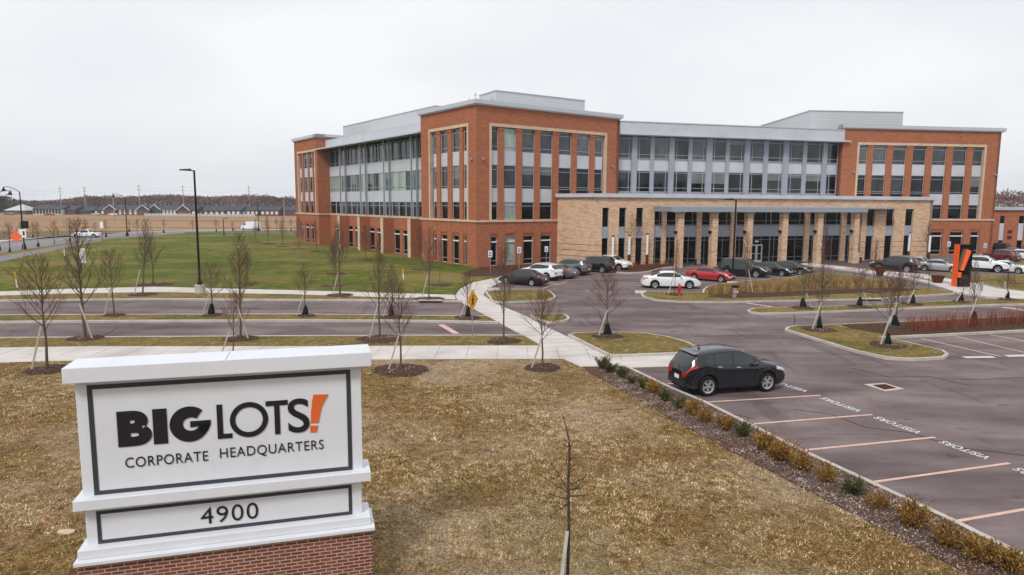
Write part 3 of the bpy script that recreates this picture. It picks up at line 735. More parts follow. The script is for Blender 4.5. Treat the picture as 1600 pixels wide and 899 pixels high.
hA = lambda u: FA.hs(u, 0, 250)
colsA = [(hA(700 + a / 3.1), hA(700 + b / 3.1)) for a, b in [(210, 245), (272, 333), (360, 422), (448, 509), (538, 600), (625, 688), (712, 752)]]
groundA = [(FA.hs(700 + a / 3.1, 0, 390), FA.hs(700 + b / 3.1, 0, 390)) for a, b in [(208, 240), (278, 327), (365, 414), (449, 500)]]
pavilion(FA, colsA, (hA(764.5), hA(947.7)), ground_cols=groundA, blinds={(1, 2), (1, 0), (1, -1)}, skip1=(4, 5, 6))
hL = lambda u, w=0: FL.hs(u, w, 270)
z7b = lambda x: 610 + x / 3.1
colsAL = [(hL(z7b(a)), hL(z7b(b))) for a, b in [(203, 222), (240, 275), (295, 332), (350, 370)]]
sAL = FL.L - 13.2
pavilion(FL, colsAL, (hL(z7b(187)), hL(z7b(378))), s_edge=(sAL, FL.L), ground_cols=[(a + .1, b - .1) for a, b in colsAL])
capband(FL, sAL, FL.L, 0.35, 0.35); capband(FA, 0, FA.L, -0.36, 0.35)
fAr = Frame(offp(FL, sAL, -20), offp(FL, sAL, 0)); fAr.box(bk, 0, 19.5, -0.4, 0.0, 16.9, ZT); fAr.box(cp, 0, 20, -1.2, .35, ZT + .12, ZCAP - .003)
fA2 = Frame(offp(FA, FA.L, 0), offp(FA, FA.L, -20)); fA2.box(bk, 0.0, 20, -0.45, 0.0, 0, ZT); fA2.box(cp, 0, 20, -1.2, .3, ZT + .12, ZCAP - .003)
flush()
z7a = lambda x: 455 + x / 4.088
colsE = [(hL(z7a(a)), hL(z7a(b))) for a, b in [(50, 66), (78, 104), (111, 134), (140, 151)]]
sE1 = hL(497.8)
pavilion(FL, colsE, (hL(z7a(42)), hL(z7a(155))), s_edge=(0, sE1), ground_cols=[(a + .1, b - .1) for a, b in colsE])
# return walls of E and A (face the recessed glazing) and back sides
FLr = Frame(offp(FL, sE1, 0), offp(FL, sE1, -2.3))       # faces the camera side
FLr.box(bk, 0.0, 2.3, -0.5, -0.002, 0, ZT); FLr.box(tr, 0, 2.3, -0.5, 0.12, 5.38, 5.62)
FLb = Frame(offp(FL, sE1, -2.3), offp(FL, sE1, -22)); FLb.box(bk, 0, 19.7, -0.5, 0, 17.0, ZT)
capE = Frame(offp(FL, sE1, 0.0), offp(FL, sE1, -22)); capE.box(cp, -0.35, 22, -1.2, 0.35, ZT + 0.12, ZCAP)
capband(FL, 0, sE1)
FLl = Frame(offp(FL, 0, -22), offp(FL, 0, 0)); FLl.box(bk, 0, 22, -0.45, 0.0, 0, ZT); FLl.box(cp, -.3, 22, -1.2, .35, ZT + .12, ZCAP - .003)
flush()
# D pavilion
hD = lambda u: FD.hs(u, 0, 245)
z6 = lambda x: 1280 + x / 3.1
colsD = [(hD(z6(a)), hD(z6(b))) for a, b in [(193, 235), (262, 328), (357, 423), (455, 520), (550, 618), (648, 716), (746, 795)]]
groundD = [(FD.hs(z6(a), 0, 388), FD.hs(z6(b), 0, 388)) for a, b in [(532, 592), (628, 692), (728, 770)]]
pavilion(FD, colsD, (hD(z6(183)), hD(z6(808))), ground_cols=groundD, skip1=(0, 1, 2, 3))
capband(FD, 0, FD.L, 0.15, 0.5)
fD2 = Frame(offp(FD, FD.L, 0), offp(FD, FD.L, -22)); fD2.box(bk, 0.0, 22, -0.45, 0.0, 0, ZT); fD2.box(cp, 0, 22, -1.2, .35, ZT + .12, ZCAP - .003)
fD0 = Frame(offp(FD, 0, -20), offp(FD, 0, 0)); fD0.box(bk, 0, 19.5, -0.45, 0.0, 8.5, ZT); fD0.box(cp, 0, 20, -1.2, .15, ZT + .12, ZCAP - .003)

flush()

# left curtain wall (recessed)
cw = -2.0
sC0, sC1 = sE1 + 0.02, sAL
piers_u = [533.3, 565.0, 601.8, 645.0]
ps = [hL(u, -0.9) for u in piers_u]
edges = [sC0] + [hL(u, cw) for u in piers_u] + [sC1]
FL.box(sp_, sC0, sC1, cw - .3, cw, 7.75, 9.35); flush(); FL.box(sp_, sC0, sC1, cw - .3, cw, 12.1, 13.7)
FL.box(tr, sC0, sC1, cw - .3, cw + .15, 5.38, 5.62)
for i in range(len(edges) - 1):
    a, b = edges[i], edges[i + 1]
    n = 2 if i == 0 else 4
    wd = (b - a) / n
    for k in range(n):
        s0, s1 = a + k * wd + .04, a + (k + 1) * wd - .04
        for r, (z0, z1) in enumerate((Z1, Z2, Z3)):
            gm = glass if r == 0 else glass_up
            if r == 1 and rnd.random() < 0.62: gm = glass_blind
            window(FL, s0, s1, z0, z1, cw - .1, 'curtain_window', gm, (0.2,) if r else (0.72,), (), fr=0.05, dep=0.12)
# ground floor of the recessed side
FL.box(bk, sC0, sC1, cw - .3, cw + .1, 3.65, 5.38)
gw = []
for i in range(len(edges) - 1):
    a, b = edges[i], edges[i + 1]
    if i == 0: gw.append((a + (b - a) * .45, a + (b - a) * .8))
    elif i == len(edges) - 2: gw.append((a + (b - a) * .45, a + (b - a) * .8))
    else:
        w_ = (b - a)
        gw += [(a + w_ * .32, a + w_ * .54), (a + w_ * .64, a + w_ * .86)]
prev = sC0
for a, b in gw:
    FL.box(bk, prev, a, cw - .3, cw + .1, 0, 3.65); prev = b
    FL.box(bk, a, b, cw - .3, cw + .05, 0, .2)
    wn = window(FL, a, b, .2, 3.65, cw - .15, 'ground_window', glass_black, (0.17, 0.82), fr=0.06)
    m = MB(); FL.box(m, a, b, cw - .06, cw + .04, 2.95, 3.1); m.build('transom', white, wn)
FL.box(bk, prev, sC1, cw - .3, cw + .1, 0, 3.65)
for s in ps:
    FL.box(bk, s - .40, s + .40, cw + .1, -0.26, 0, 5.38)
    m = MB(); FL.box(m, s - .42, s + .42, -0.26, -0.18, 0, 5.38); m.build('pier_facing', limestone, ob)
    m = MB(); FL.box(m, s - .09, s + .09, -0.75, -0.57, 5.62, 16.8); FL.box(m, s - .09 - .45, s + .09 - .45, cw + .15, cw + .33, 5.62, 16.8); m.build('steel_column', steelm, ob)
# fascia + brim on left recessed part
m = MB(); FL.box(m, sC0, sC1, -1.9, -1.35, 16.95, 18.3); FL.box(m, sC0 - .0, sC1, -24, -1.9, 17.9, 18.3)
m.build('fascia', panel, ob)
m = MB()
q0, q1 = sE1 - 1.0, sC1 - .02
P = FL.P
m.hexa([P(sC0, .35, 16.62), P(q1, .35, 16.62), P(q1, cw - .3, 16.80), P(sC0, cw - .3, 16.80), P(sC0, .35, 16.80), P(q1, .35, 16.80), P(q1, cw - .3, 17.1), P(sC0, cw - .3, 17.1)])
m.hexa([P(q0, .35, 16.62), P(sC0, .35, 16.62), P(sC0, .02, 16.65), P(q0, .02, 16.65), P(q0, .35, 16.80), P(sC0, .35, 16.80), P(sC0, .02, 16.85), P(q0, .02, 16.85)])
m.build('canopy_brim', cap_metal, ob)

flush()
# centre curtain wall
cc = -1.0
z5 = lambda x: 960 + x / 3.458
hC = lambda u: FC.hs(u, cc, 240)
wC = [(hC(z5(a)), hC(z5(b))) for a, b in [(20, 95), (122, 197), (215, 297), (323, 403), (420, 498), (528, 605), (622, 705), (732, 810), (832, 913), (942, 1022), (1041, 1127), (1150, 1235)]]
FC.box(sp_, 0, FC.L, cc - .5, cc - .2, 12.15, 13.8); flush(); FC.box(sp_, 0, FC.L, cc - .5, cc - .2, 7.5, 9.3)
pc = MB(); prev = 0.0
for i, (a, b) in enumerate(wC):
    FC.box(pc, prev, a, cc - .3, cc + (.12 if i % 2 == 1 else 0.0), 7.5, 16.75); prev = b
    for r, (z0, z1) in enumerate(((9.3, 12.15), (13.8, 16.65))):
        window(FC, a, b, z0, z1, cc - .12, 'curtain_window', glass if r == 0 else glass_up, (0.19, 0.92), ((0.8,) if i % 2 == 0 else (0.22,)) if r == 0 else ((0.8,) if i % 2 == 0 else (0.18,)), fr=0.05, dep=.1)
FC.box(pc, prev, FC.L, cc - .3, cc, 7.5, 16.75)
pc.build('bay_pier', panel_mid, ob)
m = MB(); FC.box(m, 0.0, FC.L - .1, -1.3, 0.35, 17.0, 18.45); FC.box(m, 0.0, FC.L + .9, -1.3, 0.55, 16.8, 17.0); m.build('fascia', panel, ob)
m = MB(); FC.box(m, -.0, FC.L - .1, -1.3, 0.42, 18.45, 18.58); m.build('fascia_cap', cap_metal, ob)

flush()

# penthouses
def penth(name, c, zt, hh):
    m = MB(); m.prism(c, zt - hh, zt); o = m.build(name, penthouse, ob)
    m = MB(); m.prism(inset(c, -0.08), zt, zt + .12); m.build('edge_cap', cap_metal, o)
pu = Vector((-33.6, 137)); pv_ = Vector((-12.0, 107.2)); pn = Vector((.81, .59))
penth('penthouse', [tuple(pu), tuple(pv_), tuple(pv_ + pn * 12), tuple(pu + pn * 12)], 22.4, 5.2)
penth('penthouse', [(-4.7, 97), (-2.3, 92.5), (10.4, 101), (3, 112)], 22.4, 4)
penth('penthouse', [(47, 110), (62.5, 111.3), (62, 135), (46.9, 135)], 22.4, 5)
m = MB(); m.box(46.93, 46.99, 119, 120.2, 18.5, 20.6); m.build('access_door', panel_mid, ob)
# roof antennas
for u, v0, v1, dep in [(743, 145, 157, 84), (769, 152, 158, 88), (733, 153, 158, 82), (1563, 199, 206, 106)]:
    p = D(u, v1 + 6, dep); q = D(u, v0, dep)
    m = MB(); m.tube([(q.x, dep, 18.9), (q.x, dep, q.z)], .04, 5); m.tube([(q.x - .25, dep, q.z - .3), (q.x + .25, dep, q.z - .25)], .03, 4); m.build('roof_antenna', galv, ob)
# security cameras / lights on brick
for f, u, z in [(FL, 738, 12.6), (FA, 754, 12.6), (FA, 954.5, 12.5), (FD, 1329.5, 12.4), (FD, 1549.7, 12.3), (FL, 677, 11.9)]:
    s = f.hs(u); m = MB(); f.box(m, s - .12, s + .12, 0.002, .12, z, z + .25); p = f.P(s, .25, z); m.tube([f.P(s, .1, z + .05), f.P(s, .42, z - .02)], .11, 8)
    m.build('wall_camera', galv, ob)

# stone entrance wing -------------------------------------------------
sw, sg = MB(), MB()
ZS = 8.32
def hS(u, w=0): return FS.hs(u, w, 365)
slits = [(hS(860 + a / 6), hS(860 + b / 6)) for a, b in [(484, 546), (641, 706), (801, 866)]]
slitsR = [(hS(1320 + a / 5.714), hS(1320 + b / 5.714)) for a, b in [(190, 258), (360, 430), (530, 603)]]
eL, eR = hS(1022), hS(1345.5)
# side wall
FSs.box(sw, 0, FSs.L, -0.5, 0, 0, ZS)
# left and right solid parts
def slit_wall(a0, a1, sl):
    prev = a0
    for a, b in sl:
        FS.box(sw, prev, a, -0.5, 0, 0, ZS); prev = b
        FS.box(sw, a, b, -0.5, 0, 7.15, ZS)
        FS.box(sg, a, b, -0.5, -0.12, 3.45, 4.8)
        window(FS, a, b, 4.8, 7.15, -.3, 'slit_window', glass_black, (), fr=.03)
        window(FS, a, b, 0.1, 3.45, -.3, 'slit_window', glass_black, (), fr=.03)
    FS.box(sw, prev, a1, -0.5, 0, 0, ZS)
slit_wall(0, eL, slits); slit_wall(eR, FS.L, slitsR)
FS.box(sw, eL, eR, -0.5, 0, 7.2, ZS)
# inner piers of the entrance glazing
ip = [(1033.3, 1040), (1088, 1095), (1141, 1149), (1256, 1263.5), (1312.5, 1320.5)]
pieces = [(hS(a, -.2), hS(b, -.2)) for a, b in ip]
for a, b in pieces: FS.box(sw, a, b, -0.5, -0.02, 0.0, 7.2)
bays = []
prev = eL
for a, b in pieces: bays.append((prev, a)); prev = b
bays.append((prev, eR))
FS.box(sg, eL, eR, -0.5, -0.26, 3.55, 5.0)
for i, (a, b) in enumerate(bays):
    n = max(1, round((b - a) / 2.4)); wd = (b - a) / n
    for k in range(n):
        s0, s1 = a + k * wd, a + (k + 1) * wd
        if i == 3 and s0 <= hS(1182, -.3) <= s1: pass
        window(FS, s0 + .01, s1 - .01, 5.0, 7.2, -.3, 'entrance_window', glass_black, (0.25,), (0.72,), fr=.055, dep=.12, mat=mullion_dark)
        window(FS, s0 + .01, s1 - .01, 0.15, 3.55, -.3, 'entrance_window', glass_black, (0.18, 0.86), (0.25,) if k % 2 == 0 else (.5,), fr=.055, dep=.12, mat=mullion_dark)
# entrance door
ds0, ds1 = hS(1174.5, 0), hS(1192.5, 0)
dm = MB()
for a, b in ((ds0, (ds0 + ds1) / 2 - .02), ((ds0 + ds1) / 2 + .02, ds1)):
    FS.box(dm, a, a + .14, -.14, -.02, .1, 2.45); FS.box(dm, b - .14, b, -.14, -.02, .1, 2.45)
    FS.box(dm, a + .14, b - .14, -.14, -.02, 2.3, 2.45); FS.box(dm, a + .14, b - .14, -.14, -.02, .1, .4); FS.box(dm, a + .14, b - .14, -.14, -.03, 1.2, 1.28)
do = dm.build('entrance_door', panel, ob)
g = MB(); FS.box(g, ds0 + .1, ds1 - .1, -.12, -.08, .2, 2.4); g.build('pane', glass_black, do)
g = MB(); FS.box(g, (ds0 + ds1) / 2 - .2, (ds0 + ds1) / 2 + .25, -.16, -.04, 2.75, 2.95); g.build('door_number_plate', white, do)
sw.build('stone_wall', stone, ob, uv=True)
sg.build('grey_infill_panel', panel_mid, ob)
# grooves in the stone base
gm_ = MB()
for z in (1.15, 1.85, 2.6):
    for a, b in ((0.05, slits[0][0]), (slits[0][1], slits[1][0]), (slits[1][1], slits[2][0]), (slits[2][1], eL), (eR, slitsR[0][0]), (slitsR[0][1], slitsR[1][0]), (slitsR[1][1], slitsR[2][0]), (slitsR[2][1], FS.L)):
        FS.box(gm_, a + .02, b - .02, -.1, .012, z, z + .06)
    FSs.box(gm_, .02, FSs.L - .02, -.1, .012, z, z + .06)
gm_.build('stone_groove', pmat('stone_groove', (0.20, 0.12, 0.07), .9), ob)
# wing parapet and roof
m = MB(); FS.box(m, -0.3, FS.L + .35, -1.0, 0.32, ZS + .08, 8.85); FS.box(m, -.15, FS.L + .2, -1.0, .16, ZS, ZS + .08)
FSs.box(m, -.3, FSs.L + .05, -1.0, .32, ZS + .08, 8.847); FSs.box(m, -.3, FSs.L, -1.0, .16, ZS, ZS + .078)
m.build('wing_parapet', panel, ob)
m = MB(); m.prism([S0, offp(FS, .4, -.5), offp(FS, FS.L - .3, -.5), offp(FS, FS.L, -8), offp(FD, 4, -.1), offp(FC, FC.L, -1), offp(FC, 0, -1), offp(FA, FA.L, .05)], 8.2, 8.3); m.build('wing_roof', rooflight, ob)
FSr = Frame(offp(FS, FS.L, 0), offp(FS, FS.L, -9)); m = MB(); FSr.box(m, 0, 9, -.5, -.002, 0, ZS); m.build('stone_wall', stone, ob, uv=True)
# columns + canopy
cwid = 0.38
for i, (u0, u1) in enumerate([(1055, 1068), (1108, 1121.5), (1162, 1176), (1216.8, 1231), (1271.8, 1285.3), (1328, 1342.5)]):
    wq = 3.3
    c_ = hS((u0 + u1) / 2, wq)
    m = MB(); FS.box(m, c_ - cwid, c_ + cwid, wq - cwid, wq + cwid, 0, 6.55); co = m.build('stone_column', stone, ob, uv=True)
    m = MB(); FS.box(m, c_ - cwid - .12, c_ + cwid + .12, wq - cwid - .12, wq + cwid + .12, 6.55, 6.72); m.build('column_cap', steelm, co)
    m = MB(); FS.box(m, c_ - cwid - .015, c_ + cwid + .015, wq - cwid - .015, wq + cwid + .015, 6.0, 6.06); FS.box(m, c_ - cwid - .012, c_ + cwid + .012, wq - cwid - .012, wq + cwid + .012, 1.9, 1.95); m.build('column_groove', MATS['stone_groove'], co)
    m = MB(); FS.box(m, c_ - cwid - .28, c_ - cwid, wq - .16, wq + .16, 4.1, 4.42); m.build('wall_light', black, co)
ca, cb = hS(1047, 4.2), hS(1353, 4.2)
cm = MB()
FS.box(cm, ca, cb, 4.15, 4.3, 6.72, 7.30)                 # front fascia
FS.box(cm, ca, ca + .15, .3, 4.15, 6.74, 7.2); FS.box(cm, cb - .15, cb, .3, 4.15, 6.74, 7.2)
FS.box(cm, eL, ca, .02, 1.6, 7.12, 7.42); FS.box(cm, cb, eR + 4.5, .02, 1.6, 7.12, 7.3)
canopy = cm.build('entrance_canopy', steelm, ob)
cm = MB(); nl = 26
for k in range(nl):
    s = ca + .3 + (cb - ca - .6) * k / (nl - 1); FS.box(cm, s - .05, s + .05, .2, 4.12, 6.92, 7.24)
cm.build('canopy_rafter', steelm, canopy)
cm = MB()
for k in range(9):
    w_ = .5 + k * .42; FS.box(cm, ca + .1, cb - .1, w_, w_ + .14, 7.25, 7.40)
cm.build('canopy_louvre', cap_metal, canopy)
# low brick wing to the right
lw = thing('low_brick_wing', 'low orange brick wing with narrow grey window strips at the far right edge', 'building', (86, 112, 0))
FW = Frame(offp(FD, FD.L - 1, -3), (130, 116))
b2 = MB(); FW.box(b2, 0, FW.L, -12, 0, 0, 7.0); b2.build('brick_wall', brick, lw, uv=True)
c2 = MB(); FW.box(c2, -.1, FW.L + .3, -12.2, .3, 7.0, 7.5); c2.build('parapet_cap', cap_metal, lw)
for u0, u1 in [(1565, 1571.5), (1594.5, 1602), (1626, 1634), (1658, 1666)]:
    s0, s1 = FW.hs(u0), FW.hs(u1)
    for z0, z1, mt, nm in [(4.9, 6.1, glass_black, 'window'), (2.2, 4.9, panel, 'grey_infill_panel'), (0.1, 2.2, glass_black, 'window')]:
        m = MB(); FW.box(m, s0, s1, -.1, .015, z0, z1); m.build(nm, mt, lw)
for dz in (3.3, 2.4):
    s = FW.hs(1582); m = MB(); FW.box(m, s - .4, s + .4, 0, .06, dz, dz + .5); m.build('wall_vent', rust, lw)
# light columns in front of the stone wing
for (u, v0, v1, v2, lab) in [(957, 370, 403, 417, 'first white light column from the left, behind the silver parked car'), (982.5, 369, 398, 416.5, 'second white light column from the left, behind the spreading bare tree'),
                        (1010.5, 366.7, 398, 416, 'third white light column from the left, right of the spreading bare tree'), (1390, 365, 391.5, 406, 'white light column before the middle right hand slit window'),
                        (1418.3, 365, 392.5, 406, 'white light column before the last slit window of the stone wing'), (1450.5, 368, 394, 407, 'white light column standing against the brick beside the stone wing')]:
    x, y = G(u, v2); t = thing('light_column', lab, 'light column', (x, y, 0), group='white light columns along the building front')
    zt, zb = zat(u, v0, y), zat(u, v1, y)
    m = MB(); m.tube([(x, y, 0), (x, y, zb)], .17, 8); m.build('post', rust, t)
    m = MB(); m.tube([(x, y, zb), (x, y, zt)], .15, 10); m.build('diffuser', white, t, smooth=60)
    m = MB(); m.tube([(x, y, zt), (x, y, zt + .15)], .18, 10); m.build('top_cap', black, t)

# ------------------------------------------------------------------ MONUMENT SIGN in front
th = math.radians(16.1)
so = D(135.4, 604, 11.3)
FG = Frame((so.x, so.y), (so.x + math.cos(th), so.y + math.sin(th)))
sg_o = FG.P(2.2, -.4, 0)
sign = thing('monument_sign', 'large white and charcoal monument sign with black and orange lettering on brick base', 'sign', tuple(sg_o))
WB = -0.34                                       # back plane
def sbox(name, mat, s0, s1, w0, w1, z0, z1, parent=None, uv=False, bev=0.012):
    m = MB(); FG.box(m, s0, s1, w0, w1, z0, z1); o = m.build(name, mat, parent or sign, uv=uv)
    if bev:
        md = o.modifiers.new('bevel', 'BEVEL'); md.width = bev; md.segments = 2
    return o
sbox('cap', signwhite, -0.29, 4.77, WB - .2, 0.22, 4.56, 4.83)
for k, s in enumerate((2.24,)):
    sbox('cap_joint', MATS['joint'], s, s + .012, WB - .19, .20, 4.80, 4.832, bev=0)
sbox('upper_panel', signwhite, -0.18, 4.585, WB, 0.0, 2.49, 4.535)
sbox('shadow_gap', signframe, -0.15, 4.55, WB + .02, -.02, 4.53, 4.565, bev=0)
sbox('middle_ledge', signwhite, -0.285, 4.72, WB - .15, 0.20, 2.31, 2.50)
sbox('lower_panel', signwhite, -0.17, 4.555, WB, 0.0, 1.59, 2.33)
sbox('plinth', signwhite, -0.27, 4.70, WB - .15, 0.20, 1.44, 1.60)
sbox('stone_ledge', limestone if False else signwhite, -0.31, 4.77, WB - .22, 0.32, 1.365, 1.437)
sbox('brick_base', brick_sign, -0.28, 4.72, WB - .15, 0.22, 0.0, 1.365, uv=True, bev=0)
def bandframe(name, s0, s1, z0, z1, w):
    m = MB()
    FG.box(m, s0, s1, -.02, .012, z1 - w, z1); FG.box(m, s0, s1, -.02, .012, z0, z0 + w)
    FG.box(m, s0, s0 + w, -.02, .012, z0 + w, z1 - w); FG.box(m, s1 - w, s1, -.02, .012, z0 + w, z1 - w)
    m.build(name, signframe, sign)
bandframe('charcoal_border', -0.0, 4.39, 2.495, 4.47, 0.078)
bandframe('charcoal_border', 0.005, 4.365, 1.604, 2.205, 0.062)
# letters
def glyph(name, mat, parent, s0, s1, z0, z1, txt, **kw):
    m = MB()
    add_text(m, txt, lambda a, b: FG.P(s0 + (s1 - s0) * a, .016, z0 + (z1 - z0) * b), lambda a, b: FG.P(s0 + (s1 - s0) * a, .0, z0 + (z1 - z0) * b), **kw)
    o = m.build(name, mat, parent); return o
def polyglyph(name, mat, polys):
    m = MB()
    for poly in polys:
        n = len(m.v); k = len(poly)
        m.v += [tuple(FG.P(a, .016, b)) for a, b in poly] + [tuple(FG.P(a, .0, b)) for a, b in poly]
        m.f.append(tuple(range(n, n + k))); m.m.append(0)
        for i in range(k):
            j = (i + 1) % k; m.f.append((n + i, n + k + i, n + k + j, n + j)); m.m.append(0)
    return m.build(name, mat, sign)
def arc(cx, cz, rx, rz, a0, a1, n=16):
    return [(cx + rx * math.cos(math.radians(a0 + (a1 - a0) * i / n)), cz + rz * math.sin(math.radians(a0 + (a1 - a0) * i / n))) for i in range(n + 1)]
def ringstroke(name, mat, outer, inner):
    m = MB(); n = len(m.v); k = len(outer)
    for P_, w in ((outer, .016), (inner, .016), (outer, 0), (inner, 0)): m.v += [tuple(FG.P(a, w, b)) for a, b in P_]
    for i in range(k - 1):
        m.f += [(i, i + 1, k + i + 1, k + i), (i, 2 * k + i, 2 * k + i + 1, i + 1), (k + i, k + i + 1, 3 * k + i + 1, 3 * k + i)]; m.m += [0, 0, 0]
    m.f += [(0, k, 3 * k, 2 * k), (k - 1, 3 * k - 1, 4 * k - 1, 2 * k - 1)]; m.m += [0, 0]
    return m.build(name, mat, sign)
zb, zt = 3.332, 3.968
# B : heavy slab with two bowls and two small counters
glyph('letter', letterblack, sign, 0.424, 0.962, zb, zt, 'B', offset=0.062)
polyglyph('letter', letterblack, [[(0.985, zb), (1.212, zb), (1.212, zt), (0.985, zt)]])
# G : heavy round with bar
cx, cz = 1.575, 3.65
ringstroke('letter', letterblack, arc(cx, cz, .325, .325, 48, 360, 30), arc(cx + .025, cz, .135, .125, 48, 360, 30))
polyglyph('letter_bar', letterblack, [[(1.585, 3.70), (1.585, 3.59), (1.72, 3.60), (1.76, 3.46), (1.87, 3.50), (1.925, 3.62), (1.925, 3.70)], ])
polyglyph('letter', letterblack, [[(2.03, zb), (2.275, zb), (2.275, zb + .085), (2.125, zb + .085), (2.125, zt), (2.03, zt)]])
ringstroke('letter', letterblack, arc(2.572, 3.65, .328, .328, 0, 360, 40), arc(2.572, 3.65, .236, .236, 0, 360, 40))
polyglyph('letter', letterblack, [[(2.865, zt), (2.865, zt - .09), (3.01, zt - .09), (3.01, zb), (3.105, zb), (3.105, zt - .09), (3.25, zt - .09), (3.25, zt)]])
glyph('letter', letterblack, sign, 3.245, 3.630, zb - .005, zt + .012, 'S', offset=0.012)
polyglyph('exclamation_mark', letterorange, [[(3.648, 3.492), (3.792, 3.488), (3.80, 3.56), (3.86, 3.80), (3.978, 4.02), (3.71, 4.035), (3.685, 3.92), (3.66, 3.72)], [(3.635, 3.312), (3.752, 3.308), (3.778, 3.432), (3.640, 3.442)]])
glyph('lettering', letterblack, sign, 0.512, 1.850, 2.945, 3.128, 'CORPORATE', spacing=1.08, offset=-0.007)
glyph('lettering', letterblack, sign, 2.052, 3.868, 2.935, 3.150, 'HEADQUARTERS', spacing=1.08, offset=-0.007)
glyph('street_number', letterblack, sign, 1.675, 2.662, 1.745, 2.055, '4900', spacing=1.10, offset=-0.005)

# ------------------------------------------------------------------ CARS
def interp(keys, x):
    if x <= keys[0][0]: return keys[0][1]
    for (a, va), (b, vb) in zip(keys, keys[1:]):
        if x <= b:
            t = (x - a) / (b - a) if b > a else 1
            return va + (vb - va) * t
    return keys[-1][1]
def smoothkeys(keys, n=4):
    if len(keys) < 3: return keys
    out = []
    for i in range(len(keys) - 1):
        p0 = keys[max(i - 1, 0)]; p1 = keys[i]; p2 = keys[i + 1]; p3 = keys[min(i + 2, len(keys) - 1)]
        d = p2[0] - p1[0]
        m1 = (p2[1] - p0[1]) / max(p2[0] - p0[0], 1e-6); m2 = (p3[1] - p1[1]) / max(p3[0] - p1[0], 1e-6)
        for k in range(n):
            t = k / n; h = (2 * t**3 - 3 * t**2 + 1, t**3 - 2 * t**2 + t, -2 * t**3 + 3 * t**2, t**3 - t**2)
            out.append((p1[0] + d * t, h[0] * p1[1] + h[1] * d * m1 * .8 + h[2] * p2[1] + h[3] * d * m2 * .8))
    out.append(keys[-1]); return out
KIND = {
 'crossover': dict(L=4.55, W=1.87, top=[(0, .90), (.02, 1.08), (.08, 1.17), (.40, 1.47), (.55, 1.57), (.9, 1.645), (1.5, 1.70), (1.95, 1.715), (2.35, 1.69), (2.65, 1.62), (3.35, 1.23), (3.55, 1.17), (4.05, 1.09), (4.38, .97), (4.50, .84), (4.55, .70)],
      belt=[(0, .95), (.2, 1.13), (.75, 1.26), (1.2, 1.18), (2.0, 1.12), (3.3, 1.06), (3.6, 1.07), (4.1, 1.0), (4.42, .86), (4.55, .64)], wx=(.90, 3.60), r=.385, sill=.30, ws=(2.65, 3.38), rw=(.09, .44), side=[(.80, 1.16), (1.21, 1.98), (2.05, 2.95)], roofw=.755, clad=True, spoiler=True, rtop=1.545),
 'sedan': dict(L=4.85, W=1.84, top=[(0, .66), (.04, .95), (.12, 1.02), (.7, 1.07), (1.05, 1.20), (1.45, 1.38), (1.95, 1.45), (2.5, 1.45), (2.85, 1.39), (3.55, 1.04), (3.75, .99), (4.3, .89), (4.7, .74), (4.85, .55)],
      belt=[(0, .80), (.3, .96), (.9, .98), (2.4, .95), (3.6, .93), (4.3, .83), (4.85, .50)], wx=(1.02, 3.88), r=.335, sill=.23, ws=(2.82, 3.60), rw=(.75, 1.45), side=[(1.22, 2.05), (2.12, 3.12)], roofw=.69, clad=False, spoiler=False, rtop=1.4),
 'large_suv': dict(L=5.2, W=2.02, top=[(0, .85), (.03, 1.15), (.08, 1.22), (.26, 1.74), (.45, 1.86), (1.5, 1.90), (2.7, 1.88), (3.1, 1.80), (3.62, 1.32), (3.8, 1.26), (4.6, 1.18), (5.05, 1.05), (5.2, .78)],
      belt=[(0, 1.0), (.2, 1.2), (1.5, 1.2), (3.5, 1.16), (4.6, 1.07), (5.2, .72)], wx=(1.0, 4.15), r=.40, sill=.33, ws=(3.10, 3.66), rw=(.09, .30), side=[(.4, 1.15), (1.22, 2.1), (2.17, 3.3)], roofw=.76, clad=False, spoiler=False, rtop=1.8),
 'jeep': dict(L=4.4, W=1.88, top=[(0, .85), (.03, 1.12), (.05, 1.18), (.12, 1.76), (.3, 1.82), (1.5, 1.84), (2.5, 1.82), (2.75, 1.78), (3.0, 1.22), (3.1, 1.17), (4.0, 1.12), (4.3, 1.02), (4.4, .75)],
      belt=[(0, 1.0), (.2, 1.14), (3.0, 1.12), (4.0, 1.02), (4.4, .7)], wx=(.8, 3.6), r=.40, sill=.38, ws=(2.77, 3.02), rw=(.06, .14), side=[(.3, .9), (.98, 1.75), (1.83, 2.75)], roofw=.80, clad=True, spoiler=False, rtop=1.76),
 'pickup': dict(L=5.7, W=1.98, top=[(0, .85), (.02, 1.10), (.05, 1.14), (1.8, 1.15), (1.95, 1.18), (2.12, 1.70), (2.3, 1.80), (3.3, 1.82), (3.6, 1.76), (4.15, 1.26), (4.3, 1.20), (5.2, 1.12), (5.6, .98), (5.7, .7)],
      belt=[(0, 1.0), (.2, 1.11), (4.2, 1.12), (5.2, 1.02), (5.7, .66)], wx=(1.1, 4.65), r=.40, sill=.38, ws=(3.62, 4.18), rw=(1.97, 2.15), side=[(2.3, 3.0), (3.07, 3.85)], roofw=.76, clad=False, spoiler=False, rtop=1.75),
 'van': dict(L=5.6, W=2.0, top=[(0, 1.1), (.02, 2.3), (.1, 2.45), (2, 2.5), (3.9, 2.46), (4.2, 2.36), (4.95, 1.45), (5.05, 1.35), (5.45, 1.1), (5.6, .75)],
      belt=[(0, 1.15), (.2, 1.4), (4.7, 1.3), (5.3, 1.05), (5.6, .68)], wx=(.95, 4.75), r=.34, sill=.3, ws=(4.22, 4.98), rw=(.02, .03), side=[(4.0, 4.7)], roofw=.86, clad=False, spoiler=False, rtop=2.3),
}
RINGN = 12
